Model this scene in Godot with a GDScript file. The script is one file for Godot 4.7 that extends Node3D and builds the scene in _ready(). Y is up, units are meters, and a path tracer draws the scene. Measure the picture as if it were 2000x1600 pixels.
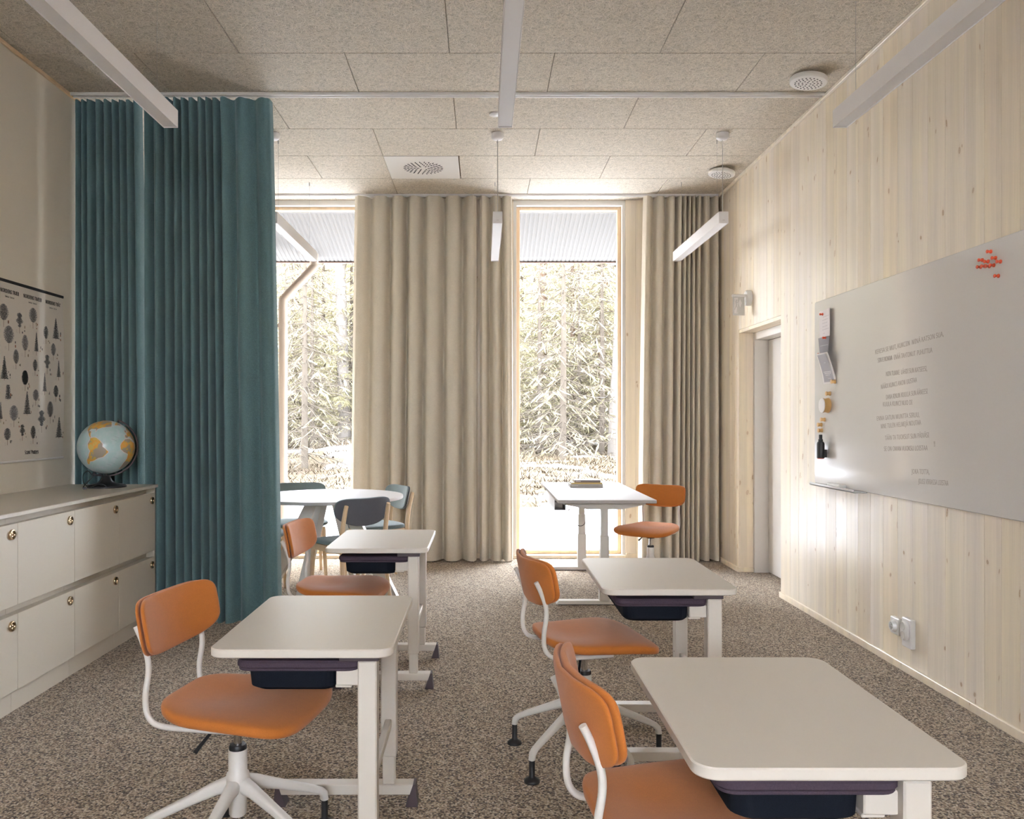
extends Node3D
# A small classroom: felt curtains, pupil desks, a glass writing board, a window wall towards a thawing spruce wood.
# x to the right, y up, -z towards the windows. The photographer stands at x 0, z 0.

const CAM_Y := 1.315
const CEIL := 3.405
const WALL_R := 2.21
const WALL_L := -2.65
const REAR_X0 := -1.0
const REAR_X1 := 0.9
const REAR_Y0 := 1.5
const REAR_Y1 := 2.65
const BACK := -7.72
const REAR := 2.6

var rng := RandomNumberGenerator.new()
var used := {}
var M := {}

# ---------------------------------------------------------------- mesh builder
class MB:
	var v := PackedVector3Array()
	var n := PackedVector3Array()
	var uv := PackedVector2Array()
	var col := PackedColorArray()
	var tint := Color.WHITE
	var off := Vector2.ZERO

	func tri(a: Vector3, b: Vector3, c: Vector3, na: Vector3, nb: Vector3, nc: Vector3, ua := Vector2.ZERO, ub := Vector2.ZERO, uc := Vector2.ZERO) -> void:
		if (b - a).cross(c - a).dot(na + nb + nc) > 0.0:
			v.append(a); v.append(c); v.append(b)
			n.append(na); n.append(nc); n.append(nb)
			uv.append(ua); uv.append(uc); uv.append(ub)
		else:
			v.append(a); v.append(b); v.append(c)
			n.append(na); n.append(nb); n.append(nc)
			uv.append(ua); uv.append(ub); uv.append(uc)
		col.append(tint); col.append(tint); col.append(tint)

	func flat_uv(p: Vector3, m: Vector3) -> Vector2:
		var a := m.abs()
		if a.x >= a.y and a.x >= a.z:
			return Vector2(p.z, -p.y) + off
		if a.y >= a.z:
			return Vector2(p.x, p.z) + off
		return Vector2(p.x, -p.y) + off

	# a flat convex polygon turned away from the point inside
	func face(pts: Array, inside: Vector3) -> void:
		var m: Vector3 = (pts[1] - pts[0]).cross(pts[2] - pts[0])
		if m.length() < 1e-12 and pts.size() > 3:
			m = (pts[2] - pts[0]).cross(pts[3] - pts[0])
		m = m.normalized()
		if m.dot(pts[0] - inside) < 0.0:
			m = -m
		for i in range(1, pts.size() - 1):
			tri(pts[0], pts[i], pts[i + 1], m, m, m, flat_uv(pts[0], m), flat_uv(pts[i], m), flat_uv(pts[i + 1], m))

	# a box with chamfered edges
	func box(c: Vector3, s: Vector3, bev := 0.0, b := Basis.IDENTITY) -> void:
		var h := s * 0.5
		var t := minf(bev, minf(h.x, minf(h.y, h.z)) * 0.98)
		var p := func(x: float, y: float, z: float) -> Vector3: return c + b * Vector3(x, y, z)
		var k := h - Vector3.ONE * t
		for s1 in [-1.0, 1.0]:
			face([p.call(s1 * h.x, -k.y, -k.z), p.call(s1 * h.x, k.y, -k.z), p.call(s1 * h.x, k.y, k.z), p.call(s1 * h.x, -k.y, k.z)], c)
			face([p.call(-k.x, s1 * h.y, -k.z), p.call(k.x, s1 * h.y, -k.z), p.call(k.x, s1 * h.y, k.z), p.call(-k.x, s1 * h.y, k.z)], c)
			face([p.call(-k.x, -k.y, s1 * h.z), p.call(k.x, -k.y, s1 * h.z), p.call(k.x, k.y, s1 * h.z), p.call(-k.x, k.y, s1 * h.z)], c)
		if t <= 0.0:
			return
		for s1 in [-1.0, 1.0]:
			for s2 in [-1.0, 1.0]:
				face([p.call(s1 * h.x, s2 * k.y, -k.z), p.call(s1 * k.x, s2 * h.y, -k.z), p.call(s1 * k.x, s2 * h.y, k.z), p.call(s1 * h.x, s2 * k.y, k.z)], c)
				face([p.call(s1 * h.x, -k.y, s2 * k.z), p.call(s1 * k.x, -k.y, s2 * h.z), p.call(s1 * k.x, k.y, s2 * h.z), p.call(s1 * h.x, k.y, s2 * k.z)], c)
				face([p.call(-k.x, s1 * h.y, s2 * k.z), p.call(-k.x, s1 * k.y, s2 * h.z), p.call(k.x, s1 * k.y, s2 * h.z), p.call(k.x, s1 * h.y, s2 * k.z)], c)
				for s3 in [-1.0, 1.0]:
					face([p.call(s1 * h.x, s2 * k.y, s3 * k.z), p.call(s1 * k.x, s2 * h.y, s3 * k.z), p.call(s1 * k.x, s2 * k.y, s3 * h.z)], c)

	# box from corner to corner
	func span(a: Vector3, b: Vector3, bev := 0.0) -> void:
		box((a + b) * 0.5, (b - a).abs(), bev)

	# a solid between two equal convex polygons (for wedges and splayed legs)
	func loft(lo: Array, hi: Array) -> void:
		var c := Vector3.ZERO
		for q in lo: c += q
		for q in hi: c += q
		c /= float(lo.size() + hi.size())
		face(lo, c)
		face(hi, c)
		for i in lo.size():
			var j := (i + 1) % lo.size()
			face([lo[i], lo[j], hi[j], hi[i]], c)

	# a round tube along points; r is a number or one for each point
	func tube(pts: Array, r, segs := 8, caps := true) -> void:
		var m := pts.size()
		var rings := []
		var norms := []
		var side := Vector3.ZERO
		for i in m:
			var d: Vector3 = pts[mini(i + 1, m - 1)] - pts[maxi(i - 1, 0)]
			d = d.normalized()
			if i == 0:
				side = d.cross(Vector3.UP if absf(d.y) < 0.9 else Vector3.RIGHT).normalized()
			else:
				side = (side - d * side.dot(d)).normalized()
			var up := d.cross(side)
			var rr: float = r[i] if r is Array else r
			var ring := PackedVector3Array()
			var nn := PackedVector3Array()
			for k in segs:
				var a := TAU * k / segs
				var q := side * cos(a) + up * sin(a)
				ring.append(pts[i] + q * rr)
				nn.append(q)
			rings.append(ring)
			norms.append(nn)
		for i in m - 1:
			for k in segs:
				var j := (k + 1) % segs
				var u0 := float(k) / segs
				var u1 := float(k + 1) / segs
				tri(rings[i][k], rings[i][j], rings[i + 1][j], norms[i][k], norms[i][j], norms[i + 1][j], Vector2(u0, i), Vector2(u1, i), Vector2(u1, i + 1))
				tri(rings[i][k], rings[i + 1][j], rings[i + 1][k], norms[i][k], norms[i + 1][j], norms[i + 1][k], Vector2(u0, i), Vector2(u1, i + 1), Vector2(u0, i + 1))
		if caps:
			face(Array(rings[0]), pts[1])
			face(Array(rings[m - 1]), pts[m - 2])

	# profile of (radius, height) turned round y
	func lathe(prof: Array, segs := 24, xf := Transform3D.IDENTITY, split := 0.7) -> void:
		var m := prof.size()
		var nn := []
		for i in m - 1:
			var d: Vector2 = prof[i + 1] - prof[i]
			nn.append(Vector2(d.y, -d.x).normalized())
		for i in m - 1:
			var a: Vector2 = nn[i]
			var b: Vector2 = nn[i]
			if i > 0 and nn[i].dot(nn[i - 1]) > split:
				a = (nn[i] + nn[i - 1]).normalized()
			if i < m - 2 and nn[i].dot(nn[i + 1]) > split:
				b = (nn[i] + nn[i + 1]).normalized()
			for k in segs:
				var t0 := TAU * k / segs
				var t1 := TAU * (k + 1) / segs
				var q := []
				var w := []
				for e in [[prof[i], a, t0], [prof[i], a, t1], [prof[i + 1], b, t1], [prof[i + 1], b, t0]]:
					q.append(xf * Vector3(e[0].x * cos(e[2]), e[0].y, e[0].x * sin(e[2])))
					w.append((xf.basis * Vector3(e[1].x * cos(e[2]), e[1].y, e[1].x * sin(e[2]))).normalized())
				if prof[i].x > 1e-6:
					tri(q[0], q[1], q[2], w[0], w[1], w[2])
				if prof[i + 1].x > 1e-6:
					tri(q[0], q[2], q[3], w[0], w[2], w[3])

	# an outline in the xz plane (convex or not) raised from y0 to y1 with a chamfer
	func slab(outline: PackedVector2Array, y0: float, y1: float, bev := 0.0, xf := Transform3D.IDENTITY) -> void:
		var m := outline.size()
		var cen := Vector2.ZERO
		for q in outline: cen += q
		cen /= m
		var area := 0.0
		for i in m:
			area += outline[i].cross(outline[(i + 1) % m])
		var sg := 1.0 if area > 0 else -1.0
		var outw := PackedVector2Array()
		for i in m:
			var d0 := (outline[i] - outline[(i + m - 1) % m]).normalized()
			var d1 := (outline[(i + 1) % m] - outline[i]).normalized()
			var q := (Vector2(d0.y, -d0.x) + Vector2(d1.y, -d1.x)).normalized() * sg
			outw.append(q)
		var inset := PackedVector2Array()
		for i in m:
			inset.append(outline[i] - outw[i] * bev)
		var tris := Geometry2D.triangulate_polygon(inset)
		for k in range(0, tris.size(), 3):
			for lvl in [y0, y1]:
				var nrm := (xf.basis * Vector3(0, 1 if lvl == y1 else -1, 0)).normalized()
				var q := []
				var w := []
				for e in 3:
					var p2 := inset[tris[k + e]]
					q.append(xf * Vector3(p2.x, lvl, p2.y))
					w.append(p2 + off)
				tri(q[0], q[1], q[2], nrm, nrm, nrm, w[0], w[1], w[2])
		var levels := [[inset, y0, -1.0], [outline, y0 + bev, 0.0], [outline, y1 - bev, 0.0], [inset, y1, 1.0]]
		for l in 3:
			if bev <= 0.0 and l != 1:
				continue
			for i in m:
				var j := (i + 1) % m
				var q := []
				for e in [[l, i], [l, j], [l + 1, j], [l + 1, i]]:
					var p2: Vector2 = levels[e[0]][0][e[1]]
					q.append(xf * Vector3(p2.x, levels[e[0]][1], p2.y))
				var tilt: float = -1.0 if l == 0 else (0.0 if l == 1 else 1.0)
				var ni := (xf.basis * Vector3(outw[i].x, tilt, outw[i].y)).normalized()
				var nj := (xf.basis * Vector3(outw[j].x, tilt, outw[j].y)).normalized()
				if outw[i].dot(outw[j]) < 0.8:
					var d2 := (outline[j] - outline[i]).normalized()
					var o2 := Vector2(d2.y, -d2.x) * sg
					ni = (xf.basis * Vector3(o2.x, tilt, o2.y)).normalized()
					nj = ni
				tri(q[0], q[1], q[2], ni, nj, nj)
				tri(q[0], q[2], q[3], ni, nj, ni)

	# a smooth surface through rows of points; outward is decided by sgn
	func grid(rows: Array, sgn := 1.0, wrap := false, us := 1.0, vs := 1.0) -> void:
		var h := rows.size()
		var w: int = rows[0].size()
		var nn := []
		for i in h:
			var line := PackedVector3Array()
			for k in w:
				var a: Vector3 = rows[i][(k + 1) % w if wrap else mini(k + 1, w - 1)] - rows[i][(k + w - 1) % w if wrap else maxi(k - 1, 0)]
				var b: Vector3 = rows[mini(i + 1, h - 1)][k] - rows[maxi(i - 1, 0)][k]
				var c := a.cross(b)
				if c.length() < 1e-12:
					c = Vector3(0, 1 if i == 0 else -1, 0)
				line.append(c.normalized() * sgn)
			nn.append(line)
		# a row drawn together to one point takes the normal of its neighbours
		for e in [[0, 1], [h - 1, h - 2]]:
			if wrap and rows[e[0]][0].distance_to(rows[e[0]][w / 2]) < 1e-7:
				var mean := Vector3.ZERO
				for q in nn[e[1]]:
					mean += q
				var whole := PackedVector3Array()
				for k in w:
					whole.append(mean.normalized())
				nn[e[0]] = whole
		for i in h - 1:
			for k in (w if wrap else w - 1):
				var j := (k + 1) % w
				var du := float(w if wrap else w - 1)
				var u0 := us * k / du
				var u1 := us * (k + 1) / du
				var v0 := vs * i / (h - 1)
				var v1 := vs * (i + 1) / (h - 1)
				tri(rows[i][k], rows[i][j], rows[i + 1][j], nn[i][k], nn[i][j], nn[i + 1][j], Vector2(u0, v0), Vector2(u1, v0), Vector2(u1, v1))
				tri(rows[i][k], rows[i + 1][j], rows[i + 1][k], nn[i][k], nn[i + 1][j], nn[i + 1][k], Vector2(u0, v0), Vector2(u1, v1), Vector2(u0, v1))

	# a soft pad: outline of half sizes (a, b), superellipse power pw, thickness t, bent by a callable
	func pad(a: float, b: float, t: float, pw: float, bend: Callable, round_ := 0.45, segs := 44, rings := 14) -> void:
		var rows := []
		for i in rings + 1:
			var f := PI * i / rings
			var rho := pow(sin(f), round_) if i > 0 and i < rings else 0.0
			if i < 3 or i > rings - 3:
				pass
			var y := signf(cos(f)) * pow(absf(cos(f)), 0.55) * t * 0.5
			var line := PackedVector3Array()
			for k in segs:
				var th := TAU * k / segs
				var cx := signf(cos(th)) * pow(absf(cos(th)), 2.0 / pw) * a
				var cz := signf(sin(th)) * pow(absf(sin(th)), 2.0 / pw) * b
				line.append(bend.call(Vector3(cx * rho, y, cz * rho)))
			rows.append(line)
		# inner rings so that the flat of the pad follows the bend
		var full := []
		for s in [0.0, 0.2, 0.4, 0.6, 0.8]:
			full.append(_ring(a, b, t * 0.5, pw, s * pow(sin(PI / rings), round_), bend, segs))
		for i in range(1, rings):
			full.append(rows[i])
		for s in [0.8, 0.6, 0.4, 0.2, 0.0]:
			full.append(_ring(a, b, -t * 0.5, pw, s * pow(sin(PI / rings), round_), bend, segs))
		var cen := Vector3.ZERO
		var cnt := 0
		for l in full:
			for q in l:
				cen += q
				cnt += 1
		cen /= cnt
		# which way is out
		var mid: int = full.size() / 2
		var q0: Vector3 = full[mid][0]
		var aa: Vector3 = full[mid][1] - full[mid][segs - 1]
		var bb: Vector3 = full[mid + 1][0] - full[mid - 1][0]
		grid(full, 1.0 if aa.cross(bb).dot(q0 - cen) > 0 else -1.0, true, 1.0, 1.0)

	func _ring(a: float, b: float, y: float, pw: float, rho: float, bend: Callable, segs: int) -> PackedVector3Array:
		var line := PackedVector3Array()
		for k in segs:
			var th := TAU * k / segs
			var cx := signf(cos(th)) * pow(absf(cos(th)), 2.0 / pw) * a
			var cz := signf(sin(th)) * pow(absf(sin(th)), 2.0 / pw) * b
			line.append(bend.call(Vector3(cx * rho, y, cz * rho)))
		return line

	# a soft-edged beam through sections [centre, right, up, width, height]
	func beam(secs: Array, power := 4.0, segs := 16) -> void:
		var rows := []
		for s in secs:
			var line := PackedVector3Array()
			for k in segs:
				var th := TAU * (k + 0.5) / segs
				var cx: float = signf(cos(th)) * pow(absf(cos(th)), 2.0 / power) * s[3] * 0.5
				var cy: float = signf(sin(th)) * pow(absf(sin(th)), 2.0 / power) * s[4] * 0.5
				line.append(s[0] + s[1] * cx + s[2] * cy)
			rows.append(line)
		var aa: Vector3 = rows[0][1] - rows[0][segs - 1]
		var bb: Vector3 = rows[1][0] - rows[0][0]
		grid(rows, 1.0 if aa.cross(bb).dot(rows[0][0] - secs[0][0]) > 0 else -1.0, true)
		face(Array(rows[0]), secs[1][0])
		face(Array(rows[secs.size() - 1]), secs[secs.size() - 2][0])

	func done(m: Material, colors := false) -> ArrayMesh:
		var arr := []
		arr.resize(Mesh.ARRAY_MAX)
		arr[Mesh.ARRAY_VERTEX] = v
		arr[Mesh.ARRAY_NORMAL] = n
		arr[Mesh.ARRAY_TEX_UV] = uv
		if colors:
			arr[Mesh.ARRAY_COLOR] = col
		var out := ArrayMesh.new()
		out.add_surface_from_arrays(Mesh.PRIMITIVE_TRIANGLES, arr)
		out.surface_set_material(0, m)
		return out

# ---------------------------------------------------------------- scene helpers
func numbered(called: String) -> String:
	if not used.has(called):
		used[called] = 0
		return called
	used[called] += 1
	return "%s_%03d" % [called, used[called]]

func tag(o: Node, label := "", category := "", group := "", kind := "") -> void:
	if label: o.set_meta("label", label)
	if category: o.set_meta("category", category)
	if group: o.set_meta("group", group)
	if kind: o.set_meta("kind", kind)

func thing(called: String, label: String, category: String, at := Vector3.ZERO, turn := 0.0, group := "") -> Node3D:
	var o := Node3D.new()
	o.name = numbered(called)
	add_child(o, true)
	o.position = at
	o.rotation.y = turn
	tag(o, label, category, group)
	return o

func inst(called: String, m: Mesh, parent: Node = null) -> MeshInstance3D:
	var o := MeshInstance3D.new()
	o.mesh = m
	o.cast_shadow = GeometryInstance3D.SHADOW_CASTING_SETTING_ON
	if parent == null or parent == self:
		o.name = numbered(called)
		add_child(o, true)
	else:
		o.name = called
		parent.add_child(o, true)
	return o

func obj(called: String, mb: MB, m: Material, parent: Node = null, colors := false) -> MeshInstance3D:
	return inst(called, mb.done(m, colors), parent)

func struct_node(called: String) -> Node3D:
	var o := Node3D.new()
	o.name = numbered(called)
	add_child(o, true)
	o.set_meta("kind", "structure")
	return o

func copy(src: Node3D, at: Vector3, turn: float, label := "", group := "") -> Node3D:
	var c: Node3D = src.duplicate()
	c.name = numbered(String(src.name).rstrip("0123456789").trim_suffix("_"))
	add_child(c, true)
	c.position = at
	c.rotation.y = turn
	tag(c, label, "", group)
	return c

func mk(c: Color, rough := 0.6, metal := 0.0, spec := 0.5) -> StandardMaterial3D:
	var m := StandardMaterial3D.new()
	m.albedo_color = c
	m.roughness = rough
	m.metallic = metal
	m.metallic_specular = spec
	return m

func rgb8(r: float, g: float, b: float) -> Color:
	return Color(r / 255.0, g / 255.0, b / 255.0)

func lettering(called: String, text: String, size: float, m: Material, parent: Node, xf: Transform3D, bold := false, squeeze := 1.0, face := "Droid Sans") -> MeshInstance3D:
	var t := TextMesh.new()
	var f := SystemFont.new()
	f.font_names = PackedStringArray([face])
	if bold: f.font_weight = 700
	t.font = f
	t.text = text
	t.font_size = 64
	t.pixel_size = size / 64.0
	t.depth = 0.0006
	t.curve_step = 4.0
	t.material = m
	var o := MeshInstance3D.new()
	o.name = called
	o.mesh = t
	parent.add_child(o, true)
	o.transform = xf * Transform3D(Basis.from_scale(Vector3(squeeze, 1, 1)), Vector3.ZERO)
	return o

func rounded_rect(w: float, d: float, r: float, steps := 6) -> PackedVector2Array:
	var out := PackedVector2Array()
	for c in [[1, 1, 0.0], [-1, 1, 90.0], [-1, -1, 180.0], [1, -1, 270.0]]:
		for k in steps + 1:
			var a := deg_to_rad(c[2] + 90.0 * k / steps)
			out.append(Vector2(c[0] * (w * 0.5 - r) + cos(a) * r, c[1] * (d * 0.5 - r) + sin(a) * r))
	return out

func circle2(r: float, steps := 48) -> PackedVector2Array:
	var out := PackedVector2Array()
	for k in steps:
		out.append(Vector2(cos(TAU * k / steps), sin(TAU * k / steps)) * r)
	return out

func smooth_path(pts: Array, per := 6) -> Array:
	var out := []
	var m := pts.size()
	for i in m - 1:
		var p0: Vector3 = pts[maxi(i - 1, 0)]
		var p1: Vector3 = pts[i]
		var p2: Vector3 = pts[i + 1]
		var p3: Vector3 = pts[mini(i + 2, m - 1)]
		for k in per:
			var t := float(k) / per
			out.append(0.5 * ((2.0 * p1) + (p2 - p0) * t + (2.0 * p0 - 5.0 * p1 + 4.0 * p2 - p3) * t * t + (3.0 * p1 - p0 - 3.0 * p2 + p3) * t * t * t))
	out.append(pts[m - 1])
	return out

# ---------------------------------------------------------------- everything
func _ready() -> void:
	# camera: level, the lens shifted a little right and up as on a view camera
	var cam := Camera3D.new()
	cam.name = "camera"
	cam.projection = Camera3D.PROJECTION_FRUSTUM
	cam.near = 0.05
	cam.far = 200.0
	cam.size = 0.05 * 1600.0 / 1588.0
	cam.frustum_offset = Vector2(57.0, 20.0) / 1588.0 * 0.05
	cam.position = Vector3(0, CAM_Y, 0)
	add_child(cam)
	cam.current = true
	# overcast sky
	var env := Environment.new()
	var sky := Sky.new()
	var sm := ProceduralSkyMaterial.new()
	sm.sky_top_color = rgb8(229, 238, 252)
	sm.sky_horizon_color = rgb8(237, 241, 248)
	sm.ground_horizon_color = rgb8(238, 236, 232)
	sm.ground_bottom_color = rgb8(226, 224, 220)
	sm.sun_angle_max = 0.0
	sky.sky_material = sm
	env.background_mode = Environment.BG_SKY
	env.sky = sky
	env.background_energy_multiplier = 40.0
	env.tonemap_mode = Environment.TONE_MAPPER_LINEAR
	env.tonemap_exposure = 1.22
	env.sdfgi_enabled = true
	env.ssao_enabled = true
	env.ssil_enabled = true
	var we := WorldEnvironment.new()
	we.name = "daylight"
	we.environment = env
	add_child(we)

	make_materials()
	build_room()
	cabinets()
	curtains()
	outdoors()
	build_fittings()
	writing_board()
	wall_chart()
	globe()
	round_table()
	teacher_desk()
	furnish()

func furnish() -> void:
	var desk := make_desk()
	desk.position = V(-0.495, 0, 2.53)
	tag(desk, "white pupil desk standing across from the low cabinets")
	copy(desk, V(-0.515, 0, 4.25), 0.0, "white pupil desk standing next to the round table")
	copy(desk, V(0.69, 0, 3.31), 0.0, "white pupil desk nearest the teacher's desk")
	copy(desk, V(0.63, 0, 1.785), 0.0, "white pupil desk farthest from the windows on the pine wall's side")
	var ch := make_swivel()
	# seat centre x, depth, facing (x, depth), star base angle
	var spots := [[-0.735, 2.44, 0.98, -0.17, 43.0, "orange swivel chair in front of the low cabinets"], [-0.735, 4.11, 0.995, -0.08, 20.0, "orange swivel chair between the round table and a pupil desk"],
		[0.395, 3.16, 0.975, 0.21, 8.0, "orange swivel chair beside the pupil desk nearest the teacher's desk"], [0.415, 1.75, 0.99, 0.10, 30.0, "orange swivel chair at the pupil desk farthest from the windows"],
		[1.30, 6.30, -0.57, -0.82, 15.0, "orange swivel chair at the teacher's desk"]]
	for i in spots.size():
		var s: Array = spots[i]
		var c := ch
		if i == 0:
			ch.position = V(s[0], 0, s[1])
			ch.rotation.y = atan2(s[3], s[2])
			tag(ch, s[5])
		else:
			c = copy(ch, V(s[0], 0, s[1]), atan2(s[3], s[2]), s[5])
		base_turn(c, s[4])
	var sc := make_side_chair()
	var around := [[-0.86, 6.645, -0.87, -0.49, "grey upholstered wooden chair between the round table and the beige curtain"], [-0.955, 5.83, -0.66, 0.75, "grey upholstered wooden chair with its back to the pupil desks"],
		[-1.54, 6.84, 0.25, -0.97, "grey upholstered wooden chair at the window side of the round table"], [-1.74, 6.15, 0.99, 0.05, "grey upholstered wooden chair half hidden by the teal curtain"]]
	for i in around.size():
		var s: Array = around[i]
		if i == 0:
			sc.position = V(s[0], 0, s[1])
			sc.rotation.y = atan2(s[3], s[2])
			tag(sc, s[4])
		else:
			copy(sc, V(s[0], 0, s[1]), atan2(s[3], s[2]), s[4])

# ---------------------------------------------------------------- computed textures
func tex(im: Image) -> ImageTexture:
	return ImageTexture.create_from_image(im)

func noise_bytes(w: int, h: int, freq: float, s: int, tw := 0, th := 0, octaves := 3, kind := FastNoiseLite.TYPE_SIMPLEX_SMOOTH) -> PackedByteArray:
	var f := FastNoiseLite.new()
	f.seed = s
	f.frequency = freq
	f.noise_type = kind
	f.fractal_octaves = octaves
	var im := f.get_seamless_image(w, h)
	im.convert(Image.FORMAT_L8)
	if tw:
		im.resize(tw, th, Image.INTERPOLATE_CUBIC)
	return im.get_data()

# pale lacquered pine, 0.6 m wide and 3.4 m tall
func pine_image() -> Image:
	var w := 512
	var h := 2048
	var fine := noise_bytes(512, 64, 0.16, 5, w, h, 3)
	var wide := noise_bytes(256, 32, 0.03, 9, w, h, 2)
	var blot := noise_bytes(128, 128, 0.02, 12, w, h, 2)
	var knots := []
	var r := RandomNumberGenerator.new()
	r.seed = 77
	for i in 30:
		var big := r.randf() < 0.35
		knots.append([r.randf() * w, r.randf() * h, r.randf_range(5.0, 8.0) if big else r.randf_range(1.8, 4.0), r.randf_range(0.7, 1.9) if big else r.randf_range(0.8, 3.2), r.randf_range(-0.9, 0.9), r.randf_range(0.5, 1.0)])
	var shade := PackedFloat32Array()
	shade.resize(w * h)
	for k in knots:
		var rx: float = k[2]
		var ry: float = k[2] * k[3]
		var ex := int(rx * 4.0) + 3
		var ey := int(ry * 4.0) + 3
		for dy in range(-ey, ey + 1):
			for dx in range(-ex, ex + 1):
				var qx: float = (dx + dy * k[4] * 0.35) / rx
				var qy: float = dy / ry
				var d := sqrt(qx * qx + qy * qy)
				if d < 3.6:
					var s := 0.0
					if d < 1.0:
						s = 0.75 + 0.25 * sin(d * 9.0)
					else:
						s = exp(-(d - 1.0) * 1.9) * (0.5 + 0.28 * sin(d * 7.0))
					var at := posmod(int(k[1]) + dy, h) * w + posmod(int(k[0]) + dx, w)
					shade[at] = maxf(shade[at], s * k[5])
	var out := PackedByteArray()
	out.resize(w * h * 3)
	for i in w * h:
		var g := (fine[i] - 128) / 128.0
		var b := (wide[i] - 128) / 128.0
		var t := (blot[i] - 128) / 128.0
		var line := 0.0
		var ph := absf(fposmod((wide[i] + (i % w) * 1.7) / 22.0, 1.0) - 0.5)
		if ph < 0.2:
			line = (0.2 - ph) * 0.32
		var k := shade[i] * 0.62
		var strip := [0.0, -0.018, 0.006, -0.008, 0.010, -0.022, 0.002, -0.012][((i % w) * 8) / w] as float
		var e := 1.0 + g * 0.02 + b * 0.022 + t * 0.016 - line * 0.14 + strip
		out[i * 3] = int(clampf((240.0 * e) * (1.0 - k * 0.36), 0, 255))
		out[i * 3 + 1] = int(clampf((228.0 * e - 3.0 * line) * (1.0 - k * 0.52), 0, 255))
		out[i * 3 + 2] = int(clampf((210.0 * e - 8.0 * line - t * 5.0) * (1.0 - k * 0.66), 0, 255))
	return Image.create_from_data(w, h, false, Image.FORMAT_RGB8, out)

# cement-bound wood wool: pale strands over dark gaps; [colour, height], 0.6 m square
func wool_images() -> Array:
	var w := 1024
	var lum := PackedFloat32Array()
	lum.resize(w * w)
	lum.fill(0.42)
	var hue := PackedFloat32Array()
	hue.resize(w * w)
	var r := RandomNumberGenerator.new()
	r.seed = 31
	for s in 15000:
		var x := r.randf() * w
		var y := r.randf() * w
		var a := r.randf() * TAU
		var bend := r.randf_range(-0.035, 0.035)
		var len := r.randi_range(22, 62)
		var tone := lerpf(0.52, 1.0, pow(float(s) / 15000.0, 0.7)) * r.randf_range(0.82, 1.04)
		var yel := r.randf()
		var half := 2 if r.randf() < 0.5 else 1
		for k in len:
			x += cos(a)
			y += sin(a)
			a += bend
			for e in range(-half, half + 1):
				var px := posmod(int(x - sin(a) * e), w)
				var py := posmod(int(y + cos(a) * e), w)
				lum[py * w + px] = tone * (0.86 if absi(e) == half else 1.0)
				hue[py * w + px] = yel
	var c := PackedByteArray()
	c.resize(w * w * 3)
	var hgt := PackedByteArray()
	hgt.resize(w * w)
	for i in w * w:
		var l := minf(lum[i], 1.0)
		var e := 0.46 + 0.54 * l
		c[i * 3] = int(232.0 * e)
		c[i * 3 + 1] = int((222.0 - 4.0 * hue[i]) * e)
		c[i * 3 + 2] = int((209.0 - 10.0 * hue[i]) * (0.42 + 0.58 * l))
		hgt[i] = int(255.0 * l)
	return [Image.create_from_data(w, w, false, Image.FORMAT_RGB8, c), Image.create_from_data(w, w, false, Image.FORMAT_L8, hgt)]

# looped carpet of beige, brown and dark yarn; [colour, height], 0.75 m square
func carpet_images() -> Array:
	var w := 1024
	var r := RandomNumberGenerator.new()
	r.seed = 8
	var g := 116
	var px := PackedFloat32Array()
	var py := PackedFloat32Array()
	var tone := PackedInt32Array()
	for i in g * g:
		px.append(r.randf_range(0.05, 0.95))
		py.append(r.randf_range(0.05, 0.95))
		var q := r.randf()
		tone.append(0 if q < 0.20 else (1 if q < 0.50 else (2 if q < 0.84 else 3)))
	var pal := [[66, 49, 35], [130, 109, 86], [178, 157, 131], [206, 190, 166]]
	var c := PackedByteArray()
	c.resize(w * w * 3)
	var hgt := PackedByteArray()
	hgt.resize(w * w)
	var sc := float(g) / w
	for y in w:
		for x in w:
			var fx := x * sc
			var fy := y * sc
			var ix := int(fx)
			var iy := int(fy)
			var best := 9.0
			var who := 0
			for dy in range(-1, 2):
				for dx in range(-1, 2):
					var at := posmod(iy + dy, g) * g + posmod(ix + dx, g)
					var ex := ix + dx + px[at] - fx
					var ey := iy + dy + py[at] - fy
					var d := ex * ex + ey * ey
					if d < best:
						best = d
						who = at
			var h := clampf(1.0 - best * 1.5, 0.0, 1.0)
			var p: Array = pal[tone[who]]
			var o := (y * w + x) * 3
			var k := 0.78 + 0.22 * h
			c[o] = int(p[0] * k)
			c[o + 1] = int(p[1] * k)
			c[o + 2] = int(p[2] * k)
			hgt[y * w + x] = int(h * 255.0)
	return [Image.create_from_data(w, w, false, Image.FORMAT_RGB8, c), Image.create_from_data(w, w, false, Image.FORMAT_L8, hgt)]

# woven cloth, wool felt: a fine speckle with threads
func cloth_image(base: Color, spread: float, s: int, melange := 0.0, other := Color.BLACK) -> Image:
	var w := 256
	var r := RandomNumberGenerator.new()
	r.seed = s
	var big := noise_bytes(64, 64, 0.06, s, w, w, 2)
	var out := PackedByteArray()
	out.resize(w * w * 3)
	for i in w * w:
		var x := i % w
		var y := i / w
		var e := 1.0 + r.randf_range(-spread, spread) + spread * 0.5 * (1.0 if ((x / 2 + y / 2) % 2) else -1.0) + (big[i] - 128) / 128.0 * spread * 0.15
		var c := base.lerp(other, melange * r.randf())
		out[i * 3] = int(clampf(c.r * 255.0 * e, 0, 255))
		out[i * 3 + 1] = int(clampf(c.g * 255.0 * e, 0, 255))
		out[i * 3 + 2] = int(clampf(c.b * 255.0 * e, 0, 255))
	return Image.create_from_data(w, w, false, Image.FORMAT_RGB8, out)

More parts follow.
